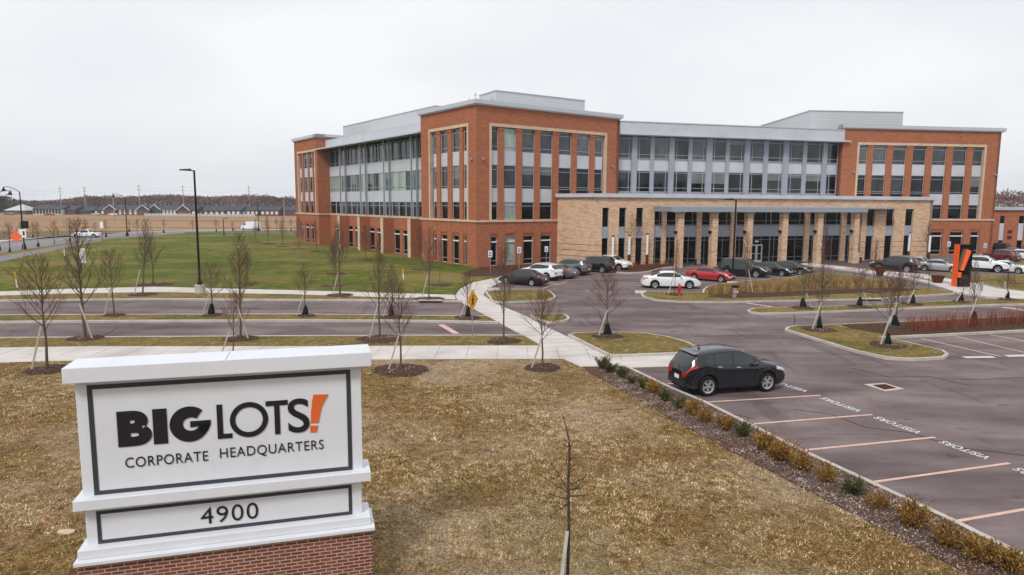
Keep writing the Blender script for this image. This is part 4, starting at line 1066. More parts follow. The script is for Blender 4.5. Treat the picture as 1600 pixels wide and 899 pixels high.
def ring(k, x, full=True):
    L, Wd = k['L'], k['W']
    zt = interp(k['_top'], x); zb = min(interp(k['_belt'], x), zt - .03)
    e = abs(x - L / 2) / (L / 2)
    hw = Wd / 2 * (1 - .20 * e ** 7 - .05 * e ** 3)
    zs = k['sill'] + (.10 * max(0, e - .9) / .1)
    for wx in k['wx']:
        R = k['r'] + .065; dx = abs(x - wx)
        if dx <= R: zs = max(zs, k['r'] + math.sqrt(max(R * R - dx * dx, 0)))
    gh = max(0.0, zt - zb)
    g = min(1.0, gh / .45)
    rw = Wd / 2 * (.84 * (1 - g) + k['roofw'] * g) * (hw / (Wd / 2))
    rail = zt - (.03 + .05 * g)
    rail = max(rail, zb + .012)
    zm = max(.60, zs + .05)
    if zm > zb - .10: zm = (zs + zb) / 2
    zsh = max(zb - .08, zm + .02)
    if zsh > zb: zsh = (zm + zb) / 2
    P5 = (hw * .955, zb); P8 = (rw, rail)
    def mixp(t): return (P5[0] + (P8[0] - P5[0]) * t, P5[1] + (P8[1] - P5[1]) * t)
    z2 = min(zs + .12, (zs + zm) / 2 + .02)
    return [(hw * .80, zs), (hw * .965, zs), (hw * .995, z2), (hw * .985, zm), (hw * 1.0, zsh), P5, mixp(.07), mixp(.90), P8,
            (rw * .86, zt - .012 - .01 * g), (rw * .45, zt), (0, zt + .004)], gh
def make_car(name, label, cat, kind, paint, loc, rz, scale=1.0, group=None, detail=True, cladmat=None):
    k = dict(KIND[kind]); k['_top'] = smoothkeys(k['top']); k['_belt'] = smoothkeys(k['belt'])
    L, Wd = k['L'], k['W']; off = -L / 2
    root = thing(name, label, cat, (0, 0, 0), 0, group)
    xs = set(np.linspace(0, L, 64 if detail else 34))
    for wx in k['wx']:
        R = k['r'] + .065
        xs |= set(wx + R * math.cos(a) for a in np.linspace(0, math.pi, 15)) | {wx - R - .004, wx + R + .004}
    for a, b in k['side'] + [k['ws'], k['rw']]: xs |= {a, b}
    xs = sorted(x for x in xs if 0 <= x <= L); xs2 = [xs[0]]
    for x in xs[1:]:
        if x - xs2[-1] > .003: xs2.append(x)
    xs = xs2
    R = [ring(k, x) for x in xs]
    body, wsm, rwm, clad, dlo = MB(), MB(), MB(), MB(), MB(); gls = {}
    def pt(i, j, sgn): y, z = R[i][0][j]; return (xs[i] + off, y * sgn, z)
    def inr(x, rng): return any(a - 1e-6 <= x <= b + 1e-6 for a, b in rng)
    for i in range(len(xs) - 1):
        xm = (xs[i] + xs[i + 1]) / 2
        for j in range(RINGN - 1):
            tgt = body
            ghm = (R[i][1] + R[i + 1][1]) / 2
            if j == 6 and inr(xm, k['side']) and ghm > .10: tgt = 'gl'
            elif j >= 8 and k['ws'][0] < xm < k['ws'][1]: tgt = wsm
            elif j >= 8 and k['rw'][0] < xm < k['rw'][1]: tgt = rwm
            elif j == 6 and ghm > .16 and k['side'][0][0] - .05 < xm < k['side'][-1][1] + .12 and kind != 'van': tgt = dlo
            elif j <= 1 and k['clad']: tgt = clad
            for sgn in (-1, 1):
                q = [pt(i, j, sgn), pt(i + 1, j, sgn), pt(i + 1, j + 1, sgn), pt(i, j + 1, sgn)]
                if sgn == 1: q = q[::-1]
                if tgt == 'gl':
                    ri = [n_ for n_, (a_, b_) in enumerate(k['side']) if a_ - 1e-6 <= xm <= b_ + 1e-6][0]
                    gls.setdefault((ri, sgn), MB()).quad(*q)
                else: tgt.quad(*q)
    for i, rev in ((0, False), (len(xs) - 1, True)):
        pts = [pt(i, j, -1) for j in range(RINGN)] + [pt(i, j, 1) for j in range(RINGN - 2, -1, -1)]
        if not rev: pts = pts[::-1]
        body.quad(*pts)
    for mbx in [body, wsm, rwm, clad, dlo] + list(gls.values()):       # weld
        mp_ = {}; nv = []; idx = []
        for p in mbx.v:
            key = tuple(round(c, 4) for c in p)
            if key not in mp_: mp_[key] = len(nv); nv.append(p)
            idx.append(mp_[key])
        nf, nm = [], []
        for f, mi in zip(mbx.f, mbx.m):
            g = []
            for a in f:
                b = idx[a]
                if b not in g: g.append(b)
            if len(g) > 2: nf.append(tuple(g)); nm.append(mi)
        mbx.v, mbx.f, mbx.m = nv, nf, nm
    bo = body.build('body', paint, root, smooth=32)
    for gl in gls.values(): gl.build('side_window', carglass, root, smooth=32)
    if wsm.v: wsm.build('windshield', carglass, root, smooth=32)
    if rwm.v and kind != 'van': rwm.build('rear_window', carglass, root, smooth=32)
    if dlo.v: dlo.build('window_pillars', cartrim, root, smooth=32)
    if clad.v: clad.build('lower_cladding', cladmat or cartrim, root, smooth=32)
    u = MB(); u.box(.12 + off, L - .12 + off, -Wd / 2 + .30, Wd / 2 - .30, .22, .80)
    u.box(k['wx'][0] + .45 + off, k['wx'][1] - .45 + off, -Wd / 2 + .1, Wd / 2 - .1, .22, .6); u.build('underbody', black, root)
    # surface patches
    def sp(x, t):
        rg = ring(k, x)[0]; j = min(int(t), RINGN - 2); f = t - j
        return (rg[j][0] * (1 - f) + rg[j + 1][0] * f, rg[j][1] * (1 - f) + rg[j + 1][1] * f)
    def patch(nm, mat, x0, x1, t0, t1, sgn, out=.012, nx=5, nt_=3, skew=0.0, parent=None):
        m = MB(); nodes = []
        for a in range(nx + 1):
            for b in range(nt_ + 1):
                fx = a / nx; fb = b / nt_
                x = x0 + (x1 - x0) * fx + skew * (fb - .5); x = min(max(x, 0), L)
                y, z = sp(x, t0 + (t1 - t0) * fb)
                ex = -out if x < .3 else (out if x > L - .3 else 0)
                m.v.append((x + off + ex, (y + out) * sgn, z)); m.v.append((x + off, (y - .02) * sgn, z))
        st = 2 * (nt_ + 1)
        for a in range(nx):
            for b in range(nt_):
                i0 = a * st + b * 2
                f = (i0, i0 + st, i0 + st + 2, i0 + 2)
                m.f.append(f if sgn < 0 else f[::-1]); m.m.append(0)
        # rim
        loop = [a * st for a in range(nx + 1)] + [nx * st + b * 2 for b in range(1, nt_ + 1)] + [a * st + nt_ * 2 for a in range(nx - 1, -1, -1)] + [b * 2 for b in range(nt_ - 1, 0, -1)]
        for a, b in zip(loop, loop[1:] + loop[:1]):
            m.f.append((a, b, b + 1, a + 1)); m.m.append(0)
        return m.build(nm, mat, parent or root, smooth=40)
    zr = interp(k['_belt'], .12)
    for sgn in (-1, 1):
        if kind == 'crossover': patch('taillight', redlamp, .02, .44, 3.95, 4.7, sgn, .014, skew=.10)
        elif kind in ('large_suv', 'jeep', 'pickup', 'van'): patch('taillight', redlamp, .01, .10, 4.0, 5.6 if kind != 'pickup' else 4.8, sgn, .02)
        else: patch('taillight', redlamp, .02, .42, 3.9, 4.85, sgn, .014)
        patch('headlight', clearlamp, L - .55 if kind not in ('jeep',) else L - .2, L - .06, 3.8, 4.75, sgn, .012)
    # rear face taillight wrap + plate
    wy = ring(k, 0.0)[0][3][0]
    ztl = interp(k['_top'], 0.0)
    for sgn in (-1, 1):
        m = MB(); a, b = sorted((sgn * wy * .62, sgn * wy * .93)); m.box(off - .02, off + .04, a, b, ztl - .18, ztl - .02); m.build('rear_lamp', redlamp, root)
        m = MB(); a, b = sorted((sgn * wy * .55, sgn * wy * .90)); zf = interp(k['_top'], L - .05)
        m.box(L + off - .03, L + off + .012, a, b, zf - .16, zf - .04); m.build('fog_lamp', clearlamp, root)
    m = MB(); m.box(off - .022, off + .01, -.16, .16, .58, .72); m.build('licence_plate', white, root)
    m = MB(); m.box(off - .05, off + .12, -wy * .92, wy * .92, .36, .52); m.build('rear_bumper', cartrim if k['clad'] else paint, root)
    zf = interp(k['_top'], L)
    m = MB(); m.box(L + off - .05, L + off + .02, -.42, .42, zf - .24, zf - .07); m.build('grille', cartrim, root)
    m = MB(); m.box(L + off - .10, L + off + .03, -wy * .85, wy * .85, .30, .40); m.build('front_bumper', cartrim, root)
    if kind in ('large_suv',):
        for zz in (zf - .12, zf - .20):
            m = MB(); m.box(L + off - .02, L + off + .03, -.5, .5, zz, zz + .03); m.build('grille_bar', chrome, root)
    # mirrors
    xm = k['ws'][1] - .42 if kind not in ('jeep', 'van') else k['ws'][1] - .1
    for sgn in (-1, 1):
        y0, zz = sp(xm, 5.3)
        m = MB(); m.tube([(xm + off, (y0 - .02) * sgn, zz + .03), (xm + off - .01, (y0 + .07) * sgn, zz + .05)], .025, 6)
        m.tube([(xm + off - .0, (y0 + .05) * sgn, zz + .07), (xm + off - .02, (y0 + .13) * sgn, zz + .08), (xm + off - .03, (y0 + .23) * sgn, zz + .07)], [.07, .085, .05], 8)
        m.build('mirror', paint, root, smooth=60)
    if detail:
        seams = [a for a, b in k['side']] + [k['side'][-1][1] + .02]
        for x in seams:
            for sgn in (-1, 1):
                if any(abs(x - wx) < k['r'] + .1 for wx in k['wx']): t0 = 3.3
                else: t0 = 2.1
                patch('door_seam', black, x - .008, x + .008, t0, 5.0, sgn, .003, 1, 5)
        for a, b in k['side'][-2:]:
            for sgn in (-1, 1): patch('door_handle', paint if kind != 'crossover' else chrome, a + .06, a + .25, 4.25, 4.5, sgn, .03, 2, 1)
    if k['spoiler']:
        m = MB(); yy = ring(k, .5)[0][8][0]
        zt1 = interp(k['_top'], .60)
        m.hexa([(.40 + off, -yy * .88, zt1 - .05), (.62 + off, -yy * .9, zt1 - .03), (.62 + off, yy * .9, zt1 - .03), (.40 + off, yy * .88, zt1 - .05),
                (.39 + off, -yy * .86, zt1 - .025), (.68 + off, -yy * .86, zt1 + .012), (.68 + off, yy * .86, zt1 + .012), (.39 + off, yy * .86, zt1 - .025)])
        m.build('spoiler', paint, root)
    if kind in ('crossover', 'sedan') and detail:
        za = interp(k['_top'], 1.0 if kind == 'crossover' else 1.6); xa = (1.0 if kind == 'crossover' else 1.6) + off
        m = MB(); m.hexa([(xa - .10, -.025, za - .02), (xa + .10, -.02, za - .02), (xa + .10, .02, za - .02), (xa - .10, .025, za - .02), (xa - .10, -.006, za + .09), (xa - .02, -.006, za + .03), (xa - .02, .006, za + .03), (xa - .10, .006, za + .09)])
        m.build('roof_fin', paint, root)
    if kind in ('large_suv', 'jeep') or (kind == 'crossover' and not detail):
        for sgn in (-1, 1):
            m = MB(); pts = []
            for x in np.linspace(.7, k['ws'][0] - .1, 6):
                y, z = sp(x, 8.2); pts.append((x + off, y * sgn, z + .05))
            m.tube(pts, .018, 5); m.build('roof_rail', galv, root)
    # wheels
    r = k['r']
    for wx in k['wx']:
        for sgn in (-1, 1):
            e = abs(wx - L / 2) / (L / 2); yo = (Wd / 2 * (1 - .20 * e ** 7 - .05 * e ** 3)) - .015
            m = MB(); cxx = wx + off
            prof = [(.62 * r, yo - .02), (.70 * r, yo), (.90 * r, yo + .005), (r * .985, yo - .02), (r, yo - .06), (r, yo - .17), (r * .96, yo - .21), (.6 * r, yo - .22)]
            n = 28; b = 0
            for rr, yy in prof:
                for q in range(n):
                    an = 2 * math.pi * q / n; m.v.append((cxx + rr * math.cos(an), yy * sgn, r + rr * math.sin(an)))
            for i in range(len(prof) - 1):
                for q in range(n):
                    q2 = (q + 1) % n; f = (i * n + q, i * n + q2, (i + 1) * n + q2, (i + 1) * n + q)
                    m.f.append(f if sgn < 0 else f[::-1]); m.m.append(0)
            tyre = m.build('wheel', rubber, root, smooth=40)
            m = MB()
            def disc(rr, yy, mi, n2=24):
                b = len(m.v); m.v.extend([(cxx + rr * math.cos(2 * math.pi * q / n2), yy * sgn, r + rr * math.sin(2 * math.pi * q / n2)) for q in range(n2)])
                f = tuple(range(b, b + n2)); m.f.append(f if sgn > 0 else f[::-1]); m.m.append(mi)
            disc(.66 * r, yo - .09, 1)
            # outer lip
            b = len(m.v); n2 = 24
            for rr, yy in ((.67 * r, yo - .0), (.60 * r, yo - .01), (.58 * r, yo - .09)):
                m.v.extend([(cxx + rr * math.cos(2 * math.pi * q / n2), yy * sgn, r + rr * math.sin(2 * math.pi * q / n2)) for q in range(n2)])
            for i in range(2):
                for q in range(n2):
                    q2 = (q + 1) % n2; m.f.append((b + i * n2 + q, b + i * n2 + q2, b + (i + 1) * n2 + q2, b + (i + 1) * n2 + q)); m.m.append(0)
            ns = 10
            for q in range(ns):
                an = 2 * math.pi * (q + (.18 if q % 2 else -.18)) / ns; dx, dz = math.cos(an), math.sin(an); px, pz = -dz, dx
                w0, w1 = .030, .042
                pts = []
                for yy in (yo - .03, yo - .075):
                    for rr, ww in ((.10 * r, w0), (.61 * r, w1)):
                        for s_ in (-.5, .5): pts.append((cxx + dx * rr + px * ww * s_, yy * sgn, r + dz * rr + pz * ww * s_))
                m.hexa([pts[0], pts[1], pts[3], pts[2], pts[4], pts[5], pts[7], pts[6]], 0)
            disc(.16 * r, yo - .022, 0, 12)
            rim = m.build('rim', [rimm, black], tyre)
    root.location = loc; root.rotation_euler = (0, 0, rz); root.scale = (scale,) * 3
    return root
def paintm(name, c, metal=0.3, rough=0.28):
    return pmat(name, c, rough, metal, 0.4, coat=1.0)
pk_black = paintm('black_car_paint', (0.006, 0.006, 0.007), 0); pk_char = pmat('charcoal_car_paint', (0.012, 0.013, 0.018), .22, .3, .35, coat=.8); pk_white = paintm('white_car_paint', (0.74, 0.76, 0.78), 0.0)
pk_red = paintm('red_car_paint', (0.42, 0.018, 0.025), .2); pk_grey = paintm('grey_car_paint', (0.13, 0.135, 0.15), .4); pk_silver = paintm('silver_car_paint', (0.46, 0.48, 0.50), .45); pk_mar = paintm('maroon_car_paint', (0.16, 0.012, 0.02), .2)
def carat(u, v, rz, name, label, cat, kind, paint, scale=1.0, group=None, z=0.0, detail=False):
    x, y = G(u, v, z)
    return make_car(name, label, cat, kind, paint, (x, y, z), math.radians(rz), scale, group, detail)
# main SUV
pr, pf = Vector(G(1104, 621)), Vector(G(1201.5, 612.5))
hd = math.radians(15.5); mid = (pr + pf) / 2
side_off = Vector((-math.sin(hd), math.cos(hd))) * .92
cen = mid + side_off
kx_ = Vector((math.cos(hd), math.sin(hd))) * ((KIND['crossover']['L'] / 2 - (KIND['crossover']['wx'][0] + KIND['crossover']['wx'][1]) / 2)) * 1.05
make_car('parked_car', 'charcoal black crossover with red taillights parked nose out in the nearest painted stall', 'car', 'crossover', pk_char, (cen.x + kx_.x, cen.y + kx_.y, 0), hd, 1.02, detail=True).scale = (1.01, 1.0, 1.07)
GA = 'cars parked before the left brick pavilion'
carat(818, 444.5, 148, 'parked_car', 'black sedan parked nose in, nearest car to the small grass island', 'car', 'sedan', pk_black, 1.0, GA)
carat(845, 436.5, 140, 'parked_car', 'white crossover with red taillights parked beside the black sedan', 'car', 'crossover', pk_white, 1.0, GA)
carat(868, 433.5, 140, 'parked_car', 'dark grey sedan mostly hidden behind the white crossover', 'car', 'sedan', pk_grey, 1.0, GA)
carat(890, 428.5, 148, 'parked_car', 'blue grey crossover parked between the dark sedan and the black utility vehicle', 'car', 'crossover', pk_grey, 1.02, GA)
carat(926, 424.5, 150, 'parked_car', 'black boxy utility vehicle parked tail out before the tan stone wall', 'car', 'large_suv', pk_black, 0.95, GA)
carat(957, 421.5, -38, 'parked_car', 'silver white crossover parked nose out at the end of the left row', 'car', 'crossover', pk_white, 1.0, GA)
GB = 'cars parked before the entrance'
carat(1047, 449.5, -4, 'parked_car', 'white sedan parked side on behind the red fire hydrant', 'car', 'sedan', pk_white, 1.08, GB)
carat(1110, 438.5, -38, 'parked_car', 'bright red sedan parked right behind the white sedan', 'car', 'sedan', pk_red, .97, GB)
carat(1163, 431.5, -38, 'parked_car', 'large black sport utility vehicle parked between the red car and black sedan', 'car', 'large_suv', pk_black, 1.0, GB)
carat(1206, 429.5, -42, 'parked_car', 'black sedan with silver grille parked right of the large black utility vehicle', 'car', 'sedan', pk_black, .97, GB)
carat(1234, 427.5, -42, 'parked_car', 'dark brownish sedan at the right end of the entrance row', 'car', 'sedan', paintm('dark_brown_paint', (0.028, 0.022, 0.022)), 1.0, GB)
GC_ = 'cars parked on the right beyond the lawn'
carat(1397, 424, 138, 'parked_car', 'black crossover parked tail out behind the round rusty planter', 'car', 'crossover', pk_black, 1.1, GC_)
carat(1434, 421, -55, 'parked_car', 'silver nosed pickup with dark cab beside the black crossover', 'truck', 'pickup', pk_silver, .85, GC_)
carat(1468, 424, -42, 'parked_car', 'silver sedan parked nose out left of the orange monument', 'car', 'sedan', pk_silver, .98, GC_)
carat(1537, 424, -42, 'parked_car', 'white sport utility vehicle with black grille right of the orange monument', 'car', 'crossover', pk_white, 1.08, GC_)
carat(1571, 425.5, -48, 'parked_car', 'white sedan with dark grille near the right edge, beside the white utility vehicle', 'car', 'sedan', pk_white, .95, GC_)
GD_ = 'cars in the far right rows'
carat(1561, 409, 120, 'parked_car', 'maroon crossover parked tail out behind the white sedan at right', 'car', 'crossover', pk_mar, 1.02, GD_)
carat(1567, 397.5, -50, 'parked_car', 'black upright off road vehicle in the farthest row at right', 'car', 'jeep', pk_black, 1.0, GD_)
carat(1578, 402, 140, 'parked_car', 'dark blue grey sedan behind the maroon crossover', 'car', 'sedan', pk_grey, 1.0, GD_)
carat(1596, 396.5, 140, 'parked_car', 'dark red sedan in the farthest row at the right edge', 'car', 'sedan', pk_mar, 1.0, GD_)
carat(1597, 405.5, -40, 'parked_car', 'white sedan cut by the right edge behind the grass strip', 'car', 'sedan', pk_white, 1.0, GD_)
carat(135.5, 371.5, 180 + 12, 'driving_car', 'white pickup truck driving on the curving street at left', 'truck', 'pickup', pk_white, .92, None, .1)
bpy.context.view_layer.update()
carat(392, 359.5, 178, 'parked_van', 'white delivery van on the street beside the stubble field', 'van', 'van', pk_white, .9, None, .1)
for (u, v, p, lab) in [(77, 337, pk_red, 'small red car passing in front of the white apartments'), (14, 336.5, pk_grey, 'dark car at the far left beyond the field'), (149, 337, pk_silver, 'silver car on the far road left of the brick townhouses'), (176, 337, pk_white, 'white car in front of the gabled brick townhouse')]:
    carat(u, v, 180, 'driving_car', lab, 'car', 'sedan', p, 1.0, 'cars on the far road')

# ------------------------------------------------------------------ TREES (bare)
def tree_meshes(seed, kind):
    """unit: trunk height about 1 at crown top H; built at true size H metres"""
    r = random.Random(seed)
    H, cr0, wid, npri, nsub, up = kind
    tm, cm = MB(), MB()
    # trunk with slight wander
    pts = []; rad = []
    x = y = 0
    r0 = .0105 * H + .012
    for i in range(11):
        t = i / 10; pts.append(Vector((x, y, t * H * (1 if up else .93)))); rad.append(max(r0 * (1 - t) ** 0.85, .006))
        x += r.uniform(-.012, .012) * H * .5; y += r.uniform(-.012, .012) * H * .5
    tm.tube(pts, rad, 7)
    def at(t):
        k = t * 10; i = min(int(k), 9); return pts[i].lerp(pts[i + 1], k - i)
    def branch(p, d, L, rr, depth, nseg):
        q = [p]; rs = [rr]; dd = d.normalized()
        for s in range(nseg):
            dd = (dd + Vector((r.uniform(-.10, .10), r.uniform(-.10, .10), .10 + .05 * depth))).normalized()
            q.append(q[-1] + dd * (L / nseg)); rs.append(max(rr * (1 - (s + 1) / nseg * .75), .0042))
        cm.tube(q, rs, 4 if depth == 0 else 3, cap=False)
        if depth < 2:
            nb = nsub if depth == 0 else 3
            for k in range(nb):
                f = .22 + .74 * (k + r.random() * .6) / nb
                i = min(int(f * nseg), nseg - 1); pp = q[i].lerp(q[i + 1], f * nseg - i)
                base_d = (q[i + 1] - q[i]).normalized()
                side = Vector((r.uniform(-1, 1), r.uniform(-1, 1), r.uniform(-.3, .5))).normalized()
                branch(pp, base_d * .75 + side * .62, L * (.58 if depth == 0 else .6) * (1.05 - f * .55), rr * .5, depth + 1, 3 if depth == 0 else 2)
    for i in range(npri):
        f = i / npri; t = cr0 + (0.93 - cr0) * f ** 0.9
        an = i * 2.399 + r.uniform(-.4, .4)
        p = at(t)
        L = wid * H * (1.15 - .75 * f) * r.uniform(.8, 1.15)
        if up: d = Vector((math.cos(an), math.sin(an), 1.05 + .6 * f))
        else: d = Vector((math.cos(an), math.sin(an), .72 + .9 * f))
        branch(p, d, L, r0 * (.34 - .17 * f), 0, 6)
    return tm, cm
TYPES = {'vase': [(5.0, .36, .36, 22, 6, False), (5.0, .36, .34, 24, 6, False)], 'upright': [(6.0, .28, .26, 30, 5, True), (6.0, .30, .24, 28, 5, True)], 'small': [(4.0, .34, .30, 18, 5, False), (4.0, .36, .28, 18, 5, True)]}
TM = {}
for tn, lst in TYPES.items():
    for vi, kd in enumerate(lst + lst[:1] + lst[:1]):
        a, b = tree_meshes(11 + vi * 7 + len(tn), kd)
        for cname, cm_ in (('red', bark_red), ('brown', twig_brown)):
            t = a.build('trunk', bark_grey, None, smooth=60); c = b.build('crown', cm_, None)
            TM[(tn, vi, cname)] = (t.data, c.data, kd[0])
            bpy.data.objects.remove(t); bpy.data.objects.remove(c)
# stake, bag, mulch prototypes (meshes)
def stake_mesh(L=2.0):
    m = MB(); m.hexa([(-.03, -.03, 0), (.03, -.03, 0), (.03, .03, 0), (-.03, .03, 0), (-.03, -.03, L), (.03, -.03, L), (.03, .03, L), (-.03, .03, L)])
    o = m.build('tree_stake', stakem); d = o.data; bpy.data.objects.remove(o); return d
STK = stake_mesh()
def bag_mesh():
    rr = random.Random(3); m = MB(); n = 16
    prof = [(.22, 0), (.27, .08), (.26, .22), (.20, .42), (.17, .60), (.10, .74), (.12, .80)]
    b = 0
    for ri, z in prof:
        for q in range(n):
            an = 2 * math.pi * q / n; k = 1 + .16 * math.sin(an * 3 + z * 4) + rr.uniform(-.07, .07)
            m.v.append((ri * k * math.cos(an), ri * k * .8 * math.sin(an), z + .03 * math.sin(an * 2)))
    for i in range(len(prof) - 1):
        for q in range(n):
            q2 = (q + 1) % n; m.f.append((i * n + q, i * n + q2, (i + 1) * n + q2, (i + 1) * n + q)); m.m.append(0)
    o = m.build('watering_bag', bagm, smooth=60); d = o.data; bpy.data.objects.remove(o); return d
BAG = bag_mesh()
def ring_mesh():
    rr = random.Random(9); m = MB(); n = 22
    for ri, z in [(1.0, 0.0), (.86, .05), (.6, .09), (.3, .10), (0.04, .07)]:
        for q in range(n):
            an = 2 * math.pi * q / n; k = 1 + .05 * math.sin(an * 3) + rr.uniform(-.05, .05)
            m.v.append((ri * k * math.cos(an), ri * k * math.sin(an), z + rr.uniform(-.008, .012) * (ri < .95)))
    for i in range(4):
        for q in range(n):
            q2 = (q + 1) % n; m.f.append((i * n + q, i * n + q2, (i + 1) * n + q2, (i + 1) * n + q)); m.m.append(0)
    for q in range(700):
        a = rr.uniform(0, 6.28); d = math.sqrt(rr.random()) * 1.08; z = .10 * (1 - min(d, 1) ** 2.5) + .008
        s = rr.uniform(.018, .05); b = rr.uniform(0, 3.14); dx, dy = math.cos(b) * s, math.sin(b) * s
        px, py = math.cos(a) * d, math.sin(a) * d; t = rr.uniform(-.012, .03)
        m.quad((px - dx, py - dy, z), (px + dy * .35, py - dx * .35, z + .004), (px + dx, py + dy, z + t), (px - dy * .35, py + dx * .35, z + .006), mi=1)
    o = m.build('mulch_ring', [mulchm, chipm]); d = o.data; bpy.data.objects.remove(o); return d
MRG = ring_mesh()
rt_ = random.Random(77)
def put(name, data, label, cat, group, loc, rot=(0, 0, 0), sc=(1, 1, 1)):
    o = bpy.data.objects.new(name, data); COL.objects.link(o); o.location = loc; o.rotation_euler = rot; o.scale = sc
    return tag(o, label, cat, group)
def young_tree(ub, vb, vt, tn, cn, phrase, where, stake=0, bag=False, ring=.8, group='young bare trees', z=ZG, width=1.0, lean=0.0):
    """stake: -1 leans from the left, 1 from the right, 0 none"""
    x, y = G(ub, vb, z)
    H = zat(ub, vt, y) - z
    vi = rt_.randrange(4); width *= rt_.uniform(.85, 1.2)
    td, cd, Hm = TM[(tn, vi, cn)]
    root = thing('young_tree', phrase, 'tree', (x, y, z), rt_.uniform(0, 6.28), group)
    s = H / Hm
    for nm, d in (('trunk', td), ('crown', cd)):
        o = bpy.data.objects.new(nm, d); COL.objects.link(o); o.parent = root
    root.scale = (s * width, s * width, s)
    root.rotation_euler = (rt_.gauss(0, .018), lean or rt_.gauss(0, .018), root.rotation_euler[2])
    if ring: put('mulch_ring', MRG, 'mulch ring under the ' + where, 'mulch ring', 'mulch rings around the young trees', (x, y, z + .004), (0, 0, rt_.uniform(0, 6)), (ring * rt_.uniform(.85, 1.12), ring * rt_.uniform(.85, 1.12), rt_.uniform(.8, 1.4)))
    if stake:
        L = min(2.0, H * .42); dx = .55 * (1 if stake > 0 else -1)
        put('tree_stake', STK, 'pale stake leaning against the ' + where, 'stake', 'wooden stakes leaning on the young trees', (x + dx, y - .25, z - .05), (0, -math.atan2(dx * .95, L), .2), (1, 1, L / 2 * 1.05))
    if bag: put('watering_bag', BAG, 'dark watering bag at the ' + where, 'watering bag', 'dark watering bags at the feet of trees', (x, y, z + .06), (0, 0, rt_.uniform(0, 6)), (.85, .75, rt_.uniform(.75, 1.0)))
T = young_tree
T(74, 578, 393, 'vase', 'red', 'reddish bare tree on the front lawn just left behind the white sign', 'tree left behind the sign', -1, ring=.95)
T(134, 529, 345, 'upright', 'brown', 'tall grey bare tree behind the left end of the sign cap', 'tall tree behind the left end of the cap', 1, ring=.9)
T(179, 493, 385, 'vase', 'brown', 'grey vase shaped bare tree in the road median, leftmost there', 'leftmost tree in the road median', -1, ring=.7)
T(222.8, 460.5, 341, 'upright', 'brown', 'slim dark leaning bare tree on the strip left of the tall lamp', 'slim leaning tree left of the tall lamp', -1, ring=1.2, lean=-.07, width=.8)
T(240, 445, 360, 'small', 'brown', 'small bare tree in a mulch ring on the green lawn, left of the lamp', 'small lawn tree left of the lamp', 0, ring=1.5)
T(331, 493, 408, 'vase', 'brown', 'pale twiggy bare tree in the median just right of the tall lamp', 'median tree right of the tall lamp', -1, True, ring=.7)
T(364, 558, 452, 'vase', 'red', 'reddish bare tree rising behind the middle of the white sign cap', 'red tree behind the middle of the cap', -1, ring=.8)
T(376, 530, 362, 'upright', 'red', 'dense upright bare tree behind the middle of the white sign cap', 'dense upright tree behind the cap', 1, ring=.9)
T(388, 443.5, 385, 'upright', 'brown', 'thin bare tree on the green lawn right of the tall lamp', 'thin lawn tree right of the tall lamp', 0, ring=1.2)
T(477.5, 493.5, 409, 'vase', 'brown', 'round headed bare tree in the median with a pointed black bag', 'round headed median tree', -1, True, ring=.7)
T(531, 461.7, 345, 'upright', 'brown', 'tall slim bare tree on the far strip below the recessed glazed front', 'tall slim tree on the far strip', -1, ring=1.1)
T(521, 447, 375, 'upright', 'brown', 'slim bare tree on the green lawn just left of a taller one', 'slim lawn tree left of a taller one', 0, ring=1.2, width=.7)
T(593, 530, 368, 'upright', 'brown', 'tall grey bare tree on the near verge right behind the sign cap corner', 'tall near verge tree right of the sign', -1, ring=1.35)
T(612, 495.5, 412, 'upright', 'brown', 'grey bare tree with black bag in the median right of the sign', 'median tree right of the sign', -1, True, ring=.8, width=1.2)
T(626.5, 579, 435, 'vase', 'red', 'reddish spreading bare tree on the front lawn right of the sign', 'red lawn tree right of the sign', -1, ring=1.15)
T(670, 467.5, 355, 'upright', 'brown', 'slim pale bare tree on the far strip before the left brick pavilion', 'slim pale tree before the left pavilion', -1, ring=1.2, width=.8)
T(687, 445.5, 372, 'small', 'red', 'thin bare sapling on the green lawn near the pavilion corner', 'thin sapling near the pavilion corner', 0, ring=1.2, width=.6)
T(731, 497, 422, 'vase', 'brown', 'small bare tree beside the yellow crossing sign', 'small tree beside the yellow sign', -1, True, ring=.9)
T(787, 533.5, 385, 'upright', 'brown', 'tall bare tree in the verge tip beside the diagonal footpath', 'tall tree in the verge tip', 0, ring=.9)
T(848, 575, 445, 'vase', 'red', 'reddish bare tree at the lawn edge where the footpaths meet', 'red tree where the footpaths meet', -1, ring=.95)
T(948.5, 525.5, 422, 'vase', 'red', 'dark reddish bare tree with green bag on the triangular grass island', 'tree on the triangular island', -1, True, ring=.9, z=.15)
T(1053, 460.5, 375, 'upright', 'red', 'slim bare tree beside the red fire hydrant', 'slim tree beside the hydrant', -1, ring=.8, z=.15, width=.6)
T(1165, 458, 362, 'upright', 'red', 'slim bare tree before the large black sport utility vehicle', 'slim tree before the large black vehicle', 1, ring=.8, z=.17, width=.6)
T(1280, 515, 408, 'vase', 'brown', 'bare tree with green bag at the tip of the corner island', 'bare tree at the corner island tip', -1, True, ring=1.1, z=.15)
T(1387, 539.5, 425, 'vase', 'brown', 'near bare tree with green bag beside the right parking bays', 'near tree beside the right bays', -1, True, ring=1.0, z=.15)
T(1398, 511, 415, 'upright', 'brown', 'bare tree with olive bag at the start of the red shrub bed', 'tree at the red shrub bed start', -1, True, ring=.7, z=.17)
T(1521, 507, 405, 'upright', 'brown', 'slim bare tree with olive bag within the red shrub bed', 'slim tree within the red shrub bed', -1, True, ring=0, z=.17, width=.6)
T(1254, 481.5, 420, 'vase', 'brown', 'leftmost bare tree of the thin right median', 'leftmost tree of the right median', 1, True, ring=.8, z=.15)
